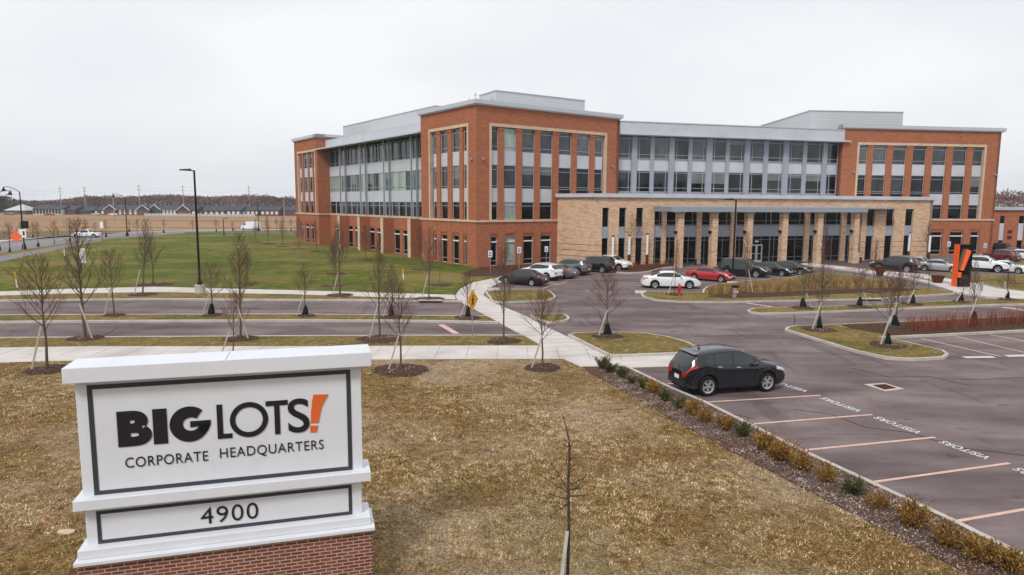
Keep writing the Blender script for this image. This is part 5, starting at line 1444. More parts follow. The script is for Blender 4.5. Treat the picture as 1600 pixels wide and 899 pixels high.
T(1343, 479.5, 418, 'vase', 'brown', 'second bare tree from the left in the thin right median', 'second tree of the right median', 1, True, ring=.8, z=.15)
T(1426, 475.5, 416, 'vase', 'brown', 'third bare tree from the left in the thin right median', 'third tree of the right median', -1, True, ring=.8, z=.15)
T(1501, 472, 428, 'vase', 'brown', 'small bare tree in the median before the orange monument', 'small tree before the orange monument', -1, True, ring=.8, z=.15)
T(1574, 468.5, 424, 'vase', 'brown', 'small bare tree in the median near the right edge', 'small median tree near the right edge', -1, True, ring=.8, z=.15)
T(1363, 457, 372, 'upright', 'red', 'slim reddish bare tree in the entrance island before the stone wing', 'slim red tree in the entrance island', 0, ring=.7, z=.17, width=.8)
T(1286, 441, 352, 'upright', 'red', 'slim tall bare tree near the right end of the entrance canopy', 'slim tree near the canopy end', 0, ring=.8, z=.15, width=.6)
T(1263, 461, 400, 'small', 'brown', 'small bare tree in the orange shrub bed of the entrance island', 'small tree in the orange shrub bed', 0, ring=0, z=.17)
T(1450, 452, 405, 'small', 'brown', 'small bare tree left of the orange monument behind the island kerb', 'small tree left of the monument', 0, ring=0, z=.17)
T(1585, 443, 395, 'small', 'brown', 'small bare tree behind the right walk near the frame edge', 'small tree behind the right walk', 0, ring=.7, z=.15)
T(986, 414, 333, 'vase', 'brown', 'spreading bare tree close to the left slit windows of the stone wing', 'spreading tree by the slit windows', 0, ring=0)
T(1448, 405, 345, 'upright', 'brown', 'upright bare tree at the right corner of the stone wing', 'upright tree at the stone wing corner', 0, ring=0, width=.8)
T(1055, 409, 375, 'small', 'red', 'small bare tree before the first entrance column', 'small tree before the first column', 0, ring=0, width=.7)
T(791, 425, 372, 'upright', 'brown', 'bare tree before the left pavilion behind the parked black sedan', 'bare tree behind the black sedan', 0, ring=0, width=.8)
GL = 'young bare trees along the left brick side'
for u, v, vt, lab in [(467, 389.5, 338, 'tree at the far left corner of the building'), (495, 393, 345, 'second tree along the left brick side'), (572, 406.5, 352, 'tree before the middle pier of the left side'), (659, 421, 352, 'tree near the pavilion on the left side'),
                      (525, 428, 362, 'tree on the lawn before the far left piers'), (442, 385.5, 339, 'nearest tree left of the building on the lawn'), (419, 381.5, 337, 'second tree left of the building on the lawn'), (400, 378.5, 342, 'third tree left of the building below the white van')]:
    T(u, v, vt, 'upright', 'red', 'young bare ' + lab, lab, 0, ring=1.2, group=GL, width=.9)
GR = 'street trees along the curving street'
for i, (u, v, vt, lab) in enumerate([(15.6, 394.5, 345, 'street tree nearest the left edge'), (34, 373, 347, 'far side street tree behind the white numbered sign'), (60, 386, 347, 'street tree just right of the white numbered sign'), (52, 372, 346, 'far side street tree next to the white numbered sign'), (85, 382, 343, 'near side street tree left of the white pickup'), (110, 377.5, 338.5, 'street tree just left of the white pickup'),
        (118, 367.5, 343, 'far side street tree behind the white pickup tail'), (134, 368.5, 341, 'street tree behind the white pickup'), (166, 371, 343, 'street tree between the white pickup and black street lamp'), (149, 366.5, 346, 'far side street tree before the brick townhouse'), (215, 366.5, 341, 'street tree right of the second black street lamp'),
        (202, 363, 345, 'far side street tree by the second street lamp'), (256, 364.5, 341, 'street tree midway along the far street'), (301, 361.3, 344, 'street tree left of the tall parking lamp'), (338, 362.3, 342, 'street tree right of the tall parking lamp'), (364, 361, 346, 'street tree left of the white van'), (432, 361, 340, 'street tree right of the white van'), (455, 361, 341, 'street tree beside the building edge')]):
    T(u, v, vt, 'small', 'red', 'bare ' + lab, lab, 0, bag=(i % 3 != 1), ring=0, group=GR, z=.12, width=1.15)

# foreground sapling with side twigs
fx = D(888, 899, 11.2)
ft = thing('young_tree', 'thin bare tree with few side twigs in the foreground lawn right of the sign', 'tree', (fx.x - .02, 11.2, ZG))
m = MB()
tp = [D(885, 1020, 11.2), D(887, 899, 11.2), D(889, 830, 11.2), D(888, 760, 11.2), D(890, 700, 11.2), D(889, 688, 11.2), D(884, 665, 11.2), D(878.5, 646, 11.2)]
tp = [Vector((tp[0].x, 11.2, ZG))] + tp
m.tube(tp, [.036, .034, .030, .027, .024, .019, .014, .010, .006], 9)
dark_bark = noisy('dark_bark', [(0.3, (0.045, 0.032, 0.026)), (0.7, (0.10, 0.075, 0.062))], scale=6)
m.build('trunk', dark_bark, ft, smooth=60)
rr = random.Random(4)
def twig(p, q, r0, seg=5, wob=.02):
    pts = [p.lerp(q, i / seg) + Vector((rr.uniform(-wob, wob), rr.uniform(-wob, wob), rr.uniform(-wob, wob) * .8)) * (i > 0) for i in range(seg + 1)]
    m.tube(pts, [max(.003, r0 * (1 - i / seg * .8)) for i in range(seg + 1)], 5); return pts
for (u0, v0, u1, v1, dd) in [(891, 757, 932, 745, .4), (931, 745, 945, 740, .1), (891, 775, 933, 763, -.5), (887, 770, 846, 748, .2), (887, 780, 855, 766, -.4), (886, 765, 862, 735, .9), (890, 700, 905, 683, .1), (888, 698, 878, 692, -.2),
                            (889, 735, 903, 722, .3), (889, 720, 898, 712, -.3), (887, 745, 880, 738, .3), (888, 725, 882, 715, .3), (888, 812, 893, 830, -.2), (890, 792, 884, 785, .3), (887, 787, 860, 792, -.9), (891, 765, 915, 775, .9)]:
    m = MB(); a = D(u0, v0, 11.2); b = D(u1, v1, 11.2); b.y += dd * .4
    pts = twig(a, b, .015 if abs(u1 - u0) > 20 else .009)
    for k in range(3 if abs(u1 - u0) > 20 else 1):
        p = pts[2 + k if len(pts) > 2 + k else -1]; e = p + Vector((rr.uniform(-.05, .09) * (1 if u1 > u0 else -1), rr.uniform(-.06, .06), rr.uniform(.02, .10)))
        twig(p, e, .006, 2, .005)
    m.build('branch', dark_bark, ft)
sk = D(878, 899, 11.0); st_ = D(886, 831, 11.12)
m = MB(); dvec = (st_ - sk); bot = sk - dvec * ((sk.z - ZG) / dvec.z)
sdx = Vector((.03, 0, 0)); sdy = Vector((0, .02, 0))
m.hexa([bot - sdx - sdy, bot + sdx - sdy, bot + sdx + sdy, bot - sdx + sdy, st_ - sdx - sdy, st_ + sdx - sdy, st_ + sdx + sdy, st_ - sdx + sdy])
tag(m.build('tree_stake', stakem), 'grey wooden stake beside the thin foreground tree right of the sign', 'stake')
put('mulch_ring', MRG, 'mulch ring at the foot of the thin foreground tree', 'mulch ring', None, (fx.x, 11.2, ZG + .004))

# ------------------------------------------------------------------ SHRUBS
def shrub_mesh(seed, gold):
    rr = random.Random(seed); m = MB(); st = MB()
    n = 340
    for i in range(26):
        an = rr.uniform(0, 6.28); sp2 = rr.uniform(.1, .95)
        d = Vector((math.cos(an) * sp2, math.sin(an) * sp2, rr.uniform(.6, 1.2))).normalized(); L = rr.uniform(.28, .52)
        p0 = Vector((rr.uniform(-.06, .06), rr.uniform(-.06, .06), 0)); p1 = p0 + d * L
        st.tube([p0, p0.lerp(p1, .5) + Vector((0, 0, .02)), p1], [.008, .006, .003], 3, cap=False)
        for k in range(46):
            f = rr.uniform(.18, 1.02); c = p0.lerp(p1, f) + Vector((rr.gauss(0, .035), rr.gauss(0, .035), rr.gauss(0, .03)))
            ld = (d + Vector((rr.uniform(-.8, .8), rr.uniform(-.8, .8), rr.uniform(-.3, .6)))).normalized(); l = rr.uniform(.03, .075)
            sd = ld.cross(Vector((rr.uniform(-1, 1), rr.uniform(-1, 1), rr.uniform(-1, 1)))).normalized() * .012
            m.quad(c - sd, c + sd, c + ld * l)
    return m, st
SH = {}
for key, mt in (('gold', shrub_gold), ('green', shrub_green)):
    for s in range(3):
        a, b = shrub_mesh(s * 5 + 1, key == 'gold')
        f = a.build('foliage', mt); t = b.build('stem', twig_brown); SH[(key, s)] = (f.data, t.data)
        bpy.data.objects.remove(f); bpy.data.objects.remove(t)
z3 = lambda x, y: (900 + x / 3.595, 530 + y / 3.595)
z4 = lambda x, y: (1200 + x / 2.7325, 570 + y / 2.7325)
slist = [(z3(150, 165), 'green', 1.15), (z3(195, 185), 'green', 1.0), (z3(255, 213), 'green', .95), (z3(312, 246), 'green', .7), (z3(378, 275), 'green', .85), (z3(425, 300), 'gold', 1.1), (z3(500, 345), 'green', .95), (z3(582, 385), 'green', .85), (z3(650, 420), 'gold', 1.15), (z3(725, 465), 'gold', .95), (z3(845, 510), 'gold', 1.05),
         (z3(935, 550), 'green', .95), (z3(1045, 620), 'gold', 1.15), (z3(1150, 680), 'gold', 1.15), (z3(1265, 735), 'gold', 1.05), (z4(250, 500), 'gold', .85), (z4(358, 550), 'green', .95), (z4(478, 615), 'gold', .8), (z4(625, 690), 'gold', 1.2), (z4(775, 775), 'gold', 1.1), (z4(890, 825), 'gold', 1.1), (z4(1050, 890), 'gold', 1.1), (z4(1150, 960), 'gold', 1.0), (z4(930, 850), 'gold', .8), (z4(30, 395), 'gold', .8)]
hints = ['bushy green shrub at the far tip of the roadside mulch bed', 'second green shrub from the far tip of the mulch bed', 'third green shrub from the far tip of the mulch bed', 'smallest green shrub, fourth from the far tip of the bed', 'green shrub left of the first rusty gold one in the bed',
         'first rusty gold shrub from the far tip of the bed', 'green shrub level with the tail of the charcoal crossover', 'small green shrub before the first stall line', 'full rusty gold shrub just past the first stall line', 'rusty gold shrub in front of the second stall', 'rusty gold shrub before the second stall line',
         'green shrub standing between gold ones by the second stall line', 'wide rusty gold shrub beside the third stall', 'wide rusty gold shrub near the third stall line', 'rusty gold shrub beside the fourth stall', 'rusty gold shrub just left of the dark green one', 'darkest green shrub by the long stall line, lower right', 'narrow yellowish shrub right of the dark green one',
         'large orange gold shrub lower right, fourth from the frame edge', 'rusty gold shrub lower right, left of two touching ones', 'rusty gold shrub near the bottom right kerb', 'rusty gold shrub at the bottom right frame corner', 'gold shrub beyond the bottom right frame corner', 'small gold shrub touching its neighbour near the bottom right', 'small rusty gold shrub by the third stall line end']
rs_ = random.Random(6)
for i, ((px, py), key, sc) in enumerate(slist):
    x, y = G(px, py, .14)
    t = thing('bed_shrub', hints[i], 'shrub', (x, y, .13), rs_.uniform(0, 6.28), 'low shrubs in the roadside mulch bed')
    fd, sd_ = SH[(key, rs_.randrange(3))]
    for nm, d in (('foliage', fd), ('stem', sd_)):
        o = bpy.data.objects.new(nm, d); COL.objects.link(o); o.parent = t
    t.scale = (sc * 1.3, sc * 1.3, sc * rs_.uniform(1.0, 1.25))
# dogwood thicket on the right bed (nobody could count it)
def thicket(name, label, cat, mat, poly_px, z, n, h, seed, lean=.25):
    rr = random.Random(seed); P_ = W(poly_px, z); m = MB()
    x0, x1 = min(p[0] for p in P_), max(p[0] for p in P_); y0, y1 = min(p[1] for p in P_), max(p[1] for p in P_)
    def inside(x, y):
        c = False
        for i in range(len(P_)):
            (ax, ay), (bx, by) = P_[i], P_[i - 1]
            if (ay > y) != (by > y) and x < (bx - ax) * (y - ay) / (by - ay) + ax: c = not c
        return c
    k = 0
    while k < n:
        x, y = rr.uniform(x0, x1), rr.uniform(y0, y1)
        if not inside(x, y): continue
        k += 1
        for q in range(rr.randrange(3, 7)):
            hh = h * rr.uniform(.45, 1.1); a = Vector((x + rr.uniform(-.08, .08), y + rr.uniform(-.08, .08), z)); e = a + Vector((rr.gauss(0, lean) * hh, rr.gauss(0, lean) * hh, hh))
            mdl = a.lerp(e, .5) + Vector((rr.uniform(-.03, .03), rr.uniform(-.03, .03), 0))
            m.tube([a, mdl, e], [.011, .008, .004], 3, cap=False)
    return tag(m.build(name, mat), label, cat, kind='stuff')
thicket('dogwood_thicket', 'thicket of bare red dogwood stems filling the right mulch bed', 'shrubs', dogwood, [(1402, 516), (1420, 508), (1600, 499.5), (1880, 489), (1880, 499), (1600, 508.5), (1420, 520)], .17, 480, .95, 1, .2)
GO = 'orange twiggy shrubs in the entrance island'
def clump_mesh(seed, mat, h=.9, n=30, lean=.3):
    rr = random.Random(seed); m = MB()
    for q in range(n):
        hh = h * rr.uniform(.5, 1.05); a = Vector((rr.uniform(-.22, .22), rr.uniform(-.22, .22), 0)); e = a + Vector((rr.gauss(0, lean) * hh, rr.gauss(0, lean) * hh, hh))
        m.tube([a, a.lerp(e, .5) + Vector((rr.uniform(-.04, .04), rr.uniform(-.04, .04), 0)), e], [.010, .008, .0045], 3, cap=False)
        for w_ in range(2):
            p = a.lerp(e, rr.uniform(.4, .8)); m.tube([p, p + Vector((rr.uniform(-.15, .15), rr.uniform(-.15, .15), rr.uniform(.1, .25)))], [.006, .004], 3, cap=False)
    o = m.build('shrub', mat); d = o.data; bpy.data.objects.remove(o); return d
CL = [clump_mesh(s, dry_orange) for s in (1, 2, 3)]; CR = [clump_mesh(s, dogwood, .75) for s in (4, 5)]
row = [(1112, 460.5), (1125, 460), (1142, 459), (1156, 458.5), (1180, 457.5), (1196, 457), (1214, 456), (1230, 455.5), (1246, 454.5), (1270, 453), (1288, 452.2), (1306, 451.5), (1322, 451), (1340, 450.5), (1358, 450), (1376, 449.5), (1392, 449.2), (1408, 450)]
ordn = ['first', 'second', 'third', 'fourth', 'fifth', 'sixth', 'seventh', 'eighth', 'ninth', 'tenth', 'eleventh', 'twelfth', 'thirteenth', 'fourteenth', 'fifteenth', 'sixteenth', 'seventeenth', 'eighteenth']
for i, (u, v) in enumerate(row):
    x, y = G(u, v, .17)
    put('twiggy_shrub', CL[i % 3], ordn[i] + ' orange twiggy shrub from the left in the entrance island row', 'shrub', GO, (x, y, .17), (0, 0, i * 1.3), (1.15, 1.15, 1.0 + .3 * (i % 2)))
thicket('island_grasses', 'band of dry orange twigs across the back of the entrance island', 'shrubs', dry_orange, [(1106, 452), (1180, 444), (1262, 436), (1340, 437), (1420, 449), (1400, 450), (1260, 452), (1112, 459)], .16, 110, .6, 5, .32)
thicket('walkway_grasses', 'sparse dry orange plants between the two right hand walks', 'plants', dry_orange, [(1320, 420), (1390, 426), (1450, 436), (1440, 438), (1370, 428), (1318, 422)], .17, 70, .5, 6, .3)
thicket('right_bed_twigs', 'red brown twigs in the bed behind the walk at the right edge', 'plants', dry_orange, [(1560, 442), (1600, 444), (1720, 446), (1720, 453), (1600, 452), (1566, 447)], .17, 130, .6, 7, .3)
for i, (u, v) in enumerate([(975, 421.5), (985, 422.5), (996, 422), (1005, 421), (1014, 420), (1022, 418.5), (1030, 416), (1040, 414.5), (1050, 413), (1056, 411.5), (970, 417), (992, 417)]):
    x, y = G(u, v, .14)
    put('twiggy_shrub', CR[i % 2], ordn[i] + ' dark red shrub counted from the left in the bed below the slit windows', 'shrub', 'dark red shrubs below the stone wall', (x, y, .13), (0, 0, i * 1.7), (1.2, 1.2, .95))
for i, (u, v) in enumerate([(752, 423), (766, 426), (778, 421), (790, 423), (804, 421)]):
    x, y = G(u, v, .14)
    put('twiggy_shrub', CR[i % 2], ordn[i] + ' low red shrub from the left at the foot of the left pavilion', 'shrub', 'low shrubs before the left pavilion', (x, y, .13), (0, 0, i * 1.7), (1.1, 1.1, .8))

# grass blades + chips -------------------------------------------------
rg = np.random.default_rng(3)
def in_poly(P_, X, Y):
    c = np.zeros(len(X), bool)
    for i in range(len(P_)):
        ax, ay = P_[i]; bx, by = P_[i - 1]
        with np.errstate(divide='ignore', invalid='ignore'):
            c ^= ((ay > Y) != (by > Y)) & (X < (bx - ax) * (Y - ay) / (by - ay) + ax)
    return c
def tri_field(name, mat, X, Y, z, hmin, hmax, wid, flat, label, cat):
    n = len(X); an = rg.uniform(0, 2 * np.pi, n); h = rg.uniform(hmin, hmax, n); ln = rg.uniform(flat[0], flat[1], n)
    dx, dy = np.cos(an), np.sin(an)
    V = np.zeros((n, 3, 3))
    V[:, 0, 0] = X - dy * wid; V[:, 0, 1] = Y + dx * wid; V[:, 1, 0] = X + dy * wid; V[:, 1, 1] = Y - dx * wid
    V[:, :2, 2] = z
    V[:, 2, 0] = X + dx * ln * h; V[:, 2, 1] = Y + dy * ln * h; V[:, 2, 2] = z + h * np.sqrt(np.maximum(.02, 1 - ln ** 2)) + .004
    me = bpy.data.meshes.new(name); me.vertices.add(3 * n); me.vertices.foreach_set('co', V.reshape(-1))
    me.loops.add(3 * n); me.loops.foreach_set('vertex_index', np.arange(3 * n)); me.polygons.add(n)
    me.polygons.foreach_set('loop_start', np.arange(0, 3 * n, 3)); me.polygons.foreach_set('loop_total', np.full(n, 3))
    me.update(calc_edges=True); me.materials.append(mat)
    o = bpy.data.objects.new(name, me); COL.objects.link(o)
    return tag(o, label, cat, kind='stuff')
def vnoise(X, Y, sc, seed):
    r = np.random.default_rng(seed); T_ = r.random((64, 64)); x = X * sc + 500; y = Y * sc + 500
    xi, yi = np.floor(x).astype(int), np.floor(y).astype(int); fx, fy = x - xi, y - yi; fx = fx * fx * (3 - 2 * fx); fy = fy * fy * (3 - 2 * fy)
    g = lambda a, b_: T_[a % 64, b_ % 64]
    return (g(xi, yi) * (1 - fx) + g(xi + 1, yi) * fx) * (1 - fy) + (g(xi, yi + 1) * (1 - fx) + g(xi + 1, yi + 1) * fx) * fy
N = 900000
Y = 11 + (rg.random(N) ** 0.85) * 21; X = (rg.random(N) - .5) * Y * 1.75
dn = .40 * vnoise(X, Y, .22, 1) + .28 * vnoise(X, Y, .7, 2) + .20 * vnoise(X, Y, 2.2, 3) + .12 * vnoise(X, Y, 6, 4)
dn += .05 + .12 * np.exp(-((X - 4) ** 2 / 18 + (Y - 18) ** 2 / 30)) - .10 * np.exp(-((Y - 12) ** 2 / 5)) - .08 * np.exp(-((Y - 31.5) ** 2 / 3))
k = in_poly(foreground, X, Y) & (rg.random(N) < np.clip((dn - .40) * 3.6, .16, .9))
X, Y = X[k], Y[k]
tri_field('lawn_grass', bladem, X, Y, ZG, .03, .10, .0075, (.78, .995), 'dry tan straw grass on the front lawn', 'grass')
N = 150000
X = rg.uniform(4, 18, N); Y = rg.uniform(10, 32, N)
jx = rg.normal(size=N) * .13
k = in_poly(bed_poly, X + np.maximum(0, jx + .06), Y + np.maximum(0, jx + .06)); X, Y = X[k], Y[k]
tri_field('mulch_chips', chipm, X, Y, .142, .03, .08, .011, (.90, .995), 'shredded weathered bark pieces in the roadside bed', 'mulch')

# ------------------------------------------------------------------ LAMPS, SIGNS, FURNITURE
def tall_lamp(u, vb, vt, label, head=-1, cb=True, group=None, z=ZG):
    x, y = G(u, vb, z); zt = zat(u, vt, y)
    t = thing('parking_lamp', label, 'street lamp', (x, y, z), 0, group)
    if cb:
        m = MB(); m.lathe([(.0, z), (.42, z), (.42, z + .62), (.38, z + .66), (0, z + .66)], x, y, 20); m.build('concrete_base', kerbmat, t, smooth=40)
    zz = z + (.66 if cb else 0)
    m = MB(); m.box(x - .14, x + .14, y - .14, y + .14, zz, zz + .25); m.tube([(x, y, zz + .2), (x, y, zt - .2)], [.10, .075], 10); m.build('pole', black, t, smooth=50)
    m = MB(); m.tube([(x, y, zt - .25), (x + head * .5, y, zt - .18)], .05, 6)
    m.hexa([(x + head * .35, y - .22, zt - .25), (x + head * 1.15, y - .22, zt - .22), (x + head * 1.15, y + .22, zt - .22), (x + head * .35, y + .22, zt - .25),
            (x + head * .3, y - .16, zt - .08), (x + head * 1.1, y - .16, zt - .12), (x + head * 1.1, y + .16, zt - .12), (x + head * .3, y + .16, zt - .08)])
    m.build('lamp_head', black, t)
tall_lamp(313, 457.5, 262.5, 'tall black parking lamp on a round concrete base on the left strip', -1)
tall_lamp(1144.5, 437, 309, 'tall black lamp rising in front of the entrance canopy', -1, False, z=.15)
tall_lamp(350, 368.5, 340, 'short black lamp post on the lawn edge near the white van', 1, False)
def street_lamp(u, vb, vt, label, side=-1, z=.12):
    x, y = G(u, vb, z); zt = zat(u, vt, y)
    t = thing('street_lamp', label, 'street lamp', (x, y, z), 0, 'black street lamps along the curving street')
    m = MB(); m.lathe([(.32, z), (.30, z + .5), (.16, z + .9), (.13, z + 1.1)], x, y, 12); m.tube([(x, y, z + 1), (x, y, zt)], [.12, .075], 8); m.build('pole', black, t, smooth=50)
    m = MB(); pts = [Vector((x, y, zt - .1))]
    for i in range(1, 7):
        a = i / 6; pts.append(Vector((x + side * 2.4 * a, y, zt + .75 * math.sin(a * math.pi * .62))))
    m.tube(pts, .05, 6); m.build('arm', black, t)
    e = pts[-1]; m = MB(); m.lathe([(.05, e.z + .05), (.10, e.z - .15), (.30, e.z - .45), (.28, e.z - .55), (.0, e.z - .6)], e.x, e.y, 12); m.build('lamp_head', black, t, smooth=50)
street_lamp(38, 390, 300, 'black curved street lamp behind the white numbered sign')
street_lamp(-2, 392, 306, 'black curved street lamp whose head shows at the left edge', 1)
street_lamp(199, 369.5, 309, 'black curved street lamp right of the white pickup')
street_lamp(404, 361.5, 318, 'black curved street lamp beside the white van')
def signpost(u, vb, label, cat='sign', z=ZG, h=2.0, panel_wh=(.35, .5), mat=white, rot=0.0, diamond=False, extra=None, pm=galv, ang=0.0, group=None, base=None):
    x, y = G(u, vb, z)
    t = thing('sign_post', label, cat, (x, y, z), ang, group)
    o = ORG[t.name]
    w, hh = panel_wh
    m = MB(); m.box(x - .025, x + .025, y - .012, y + .012, z, z + h - (hh * .2)); m.build('post', pm, t)
    m = MB(); cz = z + h
    if diamond:
        d = w / 2 * 1.414; pts = [(x - d, cz), (x, cz - d), (x + d, cz), (x, cz + d)]
    else: pts = [(x - w / 2, cz - hh / 2), (x + w / 2, cz - hh / 2), (x + w / 2, cz + hh / 2), (x - w / 2, cz + hh / 2)]
    n = len(m.v); m.v += [(p[0], y - .03, p[1]) for p in pts] + [(p[0], y - .015, p[1]) for p in pts]
    m.f += [(0, 1, 2, 3), (7, 6, 5, 4)] + [(i, 4 + i, 4 + (i + 1) % 4, (i + 1) % 4) for i in range(4)]; m.m += [0] * 6
    pl = m.build('sign_panel', mat, t)
    if extra: extra(x, y - .034, cz, w, hh, pl)
    return t
def acc_symbol(x, y, z, w, h, pl):
    m = MB(); m.box(x - w * .3, x + w * .3, y, y + .003, z - h * .1, z + h * .3); m.build('blue_symbol', blue, pl)
    m = MB(); m.box(x - .03, x + .02, y - .004, y - .001, z + h * .02, z + h * .2); m.tube([(x + .02, y - .003, z + h * .0), (x + .05, y - .003, z - h * .06)], .012, 4); m.build('wheelchair_mark', white, pl)
    m = MB(); m.box(x - w * .35, x + w * .35, y, y + .003, z - h * .36, z - h * .2); m.build('text_line', black, pl)
GS = 'white accessible parking signs'
for u, vb, vc, lab in [(766, 428, 397, 'first accessible parking sign from the left, before the brick pavilion'), (811, 424, 391, 'second accessible parking sign from the left, above the black sedan'), (853.5, 414, 389.5, 'third accessible parking sign, before the brick above the white crossover'), (901.4, 411, 387.5, 'accessible parking sign before the blank tan stone wall'),
                       (1480.5, 408.5, 381.5, 'accessible parking sign before the brick, left of the orange monument'), (1537.5, 401.5, 384, 'accessible parking sign before the brick, right of the orange monument'), (1564.7, 396, 375, 'accessible parking sign before the low brick wing')]:
    x, y = G(u, vb, .1); h = zat(u, vc, y) - .1
    signpost(u, vb, lab, z=.1, h=h, panel_wh=(.42, .68), extra=acc_symbol, group=GS)
def ped(x, y, z, w, h, pl):
    d = w * .38 * 1.414
    m = MB(); k = .04
    m.tube([(x + .02, y - .002, z + .20), (x + .02, y - .003, z + .26)], .055, 8); m.tube([(x, y, z + .14), (x - .01, y, z - .06)], .05, 6); m.tube([(x - .01, y, z - .05), (x - .11, y, z - .28)], .03, 5); m.tube([(x - .01, y, z - .05), (x + .10, y, z - .27)], .03, 5)
    m.tube([(x, y, z + .10), (x + .13, y, z)], .022, 5); m.tube([(x, y, z + .10), (x - .13, y, z + .01)], .022, 5); m.build('walking_figure', black, pl)
x, y = G(738, 526, ZG); hh = zat(737, 469, y) - ZG
signpost(738, 526, 'yellow diamond crossing sign with walking figure beside the diagonal footpath', h=hh, panel_wh=(.86, .86), mat=yellow, diamond=True, extra=ped, ang=math.radians(62))
x, y = G(28, 402.5, .12); hh = zat(29, 369.5, y) - .12
signpost(28, 402.5, 'orange diamond roadwork sign at the far left by the cycle path', z=.12, h=hh, panel_wh=(1.15, 1.15), mat=signorange, diamond=True)
def one(x, y, z, w, h, pl):
    m = MB(); add_text(m, '1', lambda a, b: (x + .08 + .28 * a, y - .004, z - .30 + .62 * b), offset=.02); m.build('digit', black, pl)
x, y = G(37, 391, .12); hh = zat(37, 364.5, y - .4) - .12
signpost(37.2, 392, 'white numbered sign on the black street lamp at the far left', z=.12, h=hh, panel_wh=(1.15, 1.25), extra=one)
m = MB(); x, y = G(38.5, 391, .12); z0 = zat(38, 357, y); m.box(x - .1, x + .75, y - .25, y + .25, z0, z0 + 1.1); tag(m.build('signal_box', black), 'black box mounted above the white numbered sign at the far left', 'signal')
def arrows(x, y, z, w, h, pl):
    m = MB()
    for s in (-.14, .14):
        for k in range(3):
            a = z + h * (.32 - .3 * k); pts = [(x + s + .09 * math.cos(q), y, a + .16 * math.sin(q)) for q in np.linspace(.4, 5.6, 8)]; m.tube(pts, .022, 4)
    m.build('black_marks', black, pl)
x, y = G(131, 425, ZG); hh = zat(131, 399, y) - ZG
signpost(131, 426, 'white traffic sign with black marks seen through the tall tree at left', h=hh, panel_wh=(.62, 1.5), extra=arrows)
x, y = G(160.5, 378, .12); hh = zat(158.5, 352, y) - .12
signpost(160.5, 378, 'small white sign beside the cycle path right of the white pickup', z=.12, h=hh, panel_wh=(.6, 1.2), pm=black)
for u, vb, vt, top, lab in [(26, 450, 424.5, yellow, 'yellow topped white marker post on the lawn at the left edge'), (101, 400, 389, white, 'plain white marker post beside the cycle path'), (630, 436.5, 420.5, yellow, 'white marker post with yellow tip on the lawn before the brick side')]:
    x, y = G(u, vb, ZG); zt = zat(u, vt, y); t = thing('marker_post', lab, 'marker post', (x, y, ZG))
    zm = ZG + (zt - ZG) * .55
    m = MB(); m.tube([(x + .04, y, ZG), (x, y, zm)], .055, 6); m.build('post', white, t)
    m = MB(); m.tube([(x, y, zm), (x - .04, y, zt)], .06, 6); m.build('tip', top, t)
for u, vb, vt, lab in [(90.5, 371, 354, 'amber beacon post beyond the street between two trees at left'), (130, 370, 353, 'amber beacon post behind the white pickup')]:
    x, y = G(u, vb, .1); zt = zat(u, vt, y); t = thing('beacon_post', lab, 'beacon', (x, y, .1))
    m = MB(); m.tube([(x, y, .1), (x, y, zt)], .06, 6); m.build('post', black, t); m = MB(); m.box(x - .3, x + .3, y - .1, y, zt - .2, zt + .2); m.build('lens', amber, t)
# hydrant
x, y = G(1061, 462, .15); t = thing('fire_hydrant', 'red fire hydrant on the island in front of the white sedan', 'hydrant', (x, y, .15)); s_ = 1.35
m = MB(); m.lathe([(.0, .15), (.17, .15), (.17, .22), (.12, .24), (.115, .62), (.15, .64), (.15, .68)], x, y, 14)
m.v = [(a, b, .15 + (c - .15) * s_) for a, b, c in m.v]; m.build('barrel', hydred, t, smooth=40)
m = MB(); m.lathe([(.15, .68), (.13, .78), (.06, .84), (.04, .90), (0, .90)], x, y, 14); m.v = [(a, b, .15 + (c - .15) * s_) for a, b, c in m.v]; m.build('bonnet', hydred, t, smooth=40)
for dx, dy in ((-1, 0), (1, 0), (0, -1)):
    m = MB(); m.tube([(x + dx * .1, y + dy * .1, .70), (x + dx * .23, y + dy * .23, .70)], [.07, .075], 10); m.build('nozzle', hydred, t)
# banded utility post
x, y = G(1147.5, 465, .17); zt = zat(1147, 446, y); t = thing('utility_post', 'grey post with black top and red and white band left of the orange shrubs', 'post', (x, y, .17))
m = MB(); m.tube([(x, y, .17), (x, y, zt - .15)], .17, 10); m.build('post', galv, t); m = MB(); m.box(x - .22, x + .24, y - .2, y + .2, zt - .18, zt); m.build('hood', black, t)
m = MB(); m.tube([(x, y, .17 + (zt - .17) * .36), (x, y, .17 + (zt - .17) * .60)], .24, 10); m.build('red_band', hydred, t)
m = MB()
for k in (-.12, 0.02, .15): m.box(x + k - .03, x + k + .03, y - .25, y - .21, .17 + (zt - .17) * .40, .17 + (zt - .17) * .56)
m.build('white_stripe', white, t)
# wheel stops / white blocks
for u, v, lab in [(1001, 456.5, 'white block at the left tip of the hydrant island'), (1144, 441.8, 'pale wheel stop in front of the red sedan'), (772, 452, 'pale wheel stop before the black sedan')]:
    x, y = G(u, v, .1); m = MB(); m.hexa([(x - .5, y - .12, 0), (x + .5, y - .12, 0), (x + .5, y + .12, 0), (x - .5, y + .12, 0), (x - .48, y - .08, .22), (x + .48, y - .08, .22), (x + .48, y + .08, .22), (x - .48, y + .08, .22)]); tag(m.build('wheel_stop', linewhite), lab, 'wheel stop')
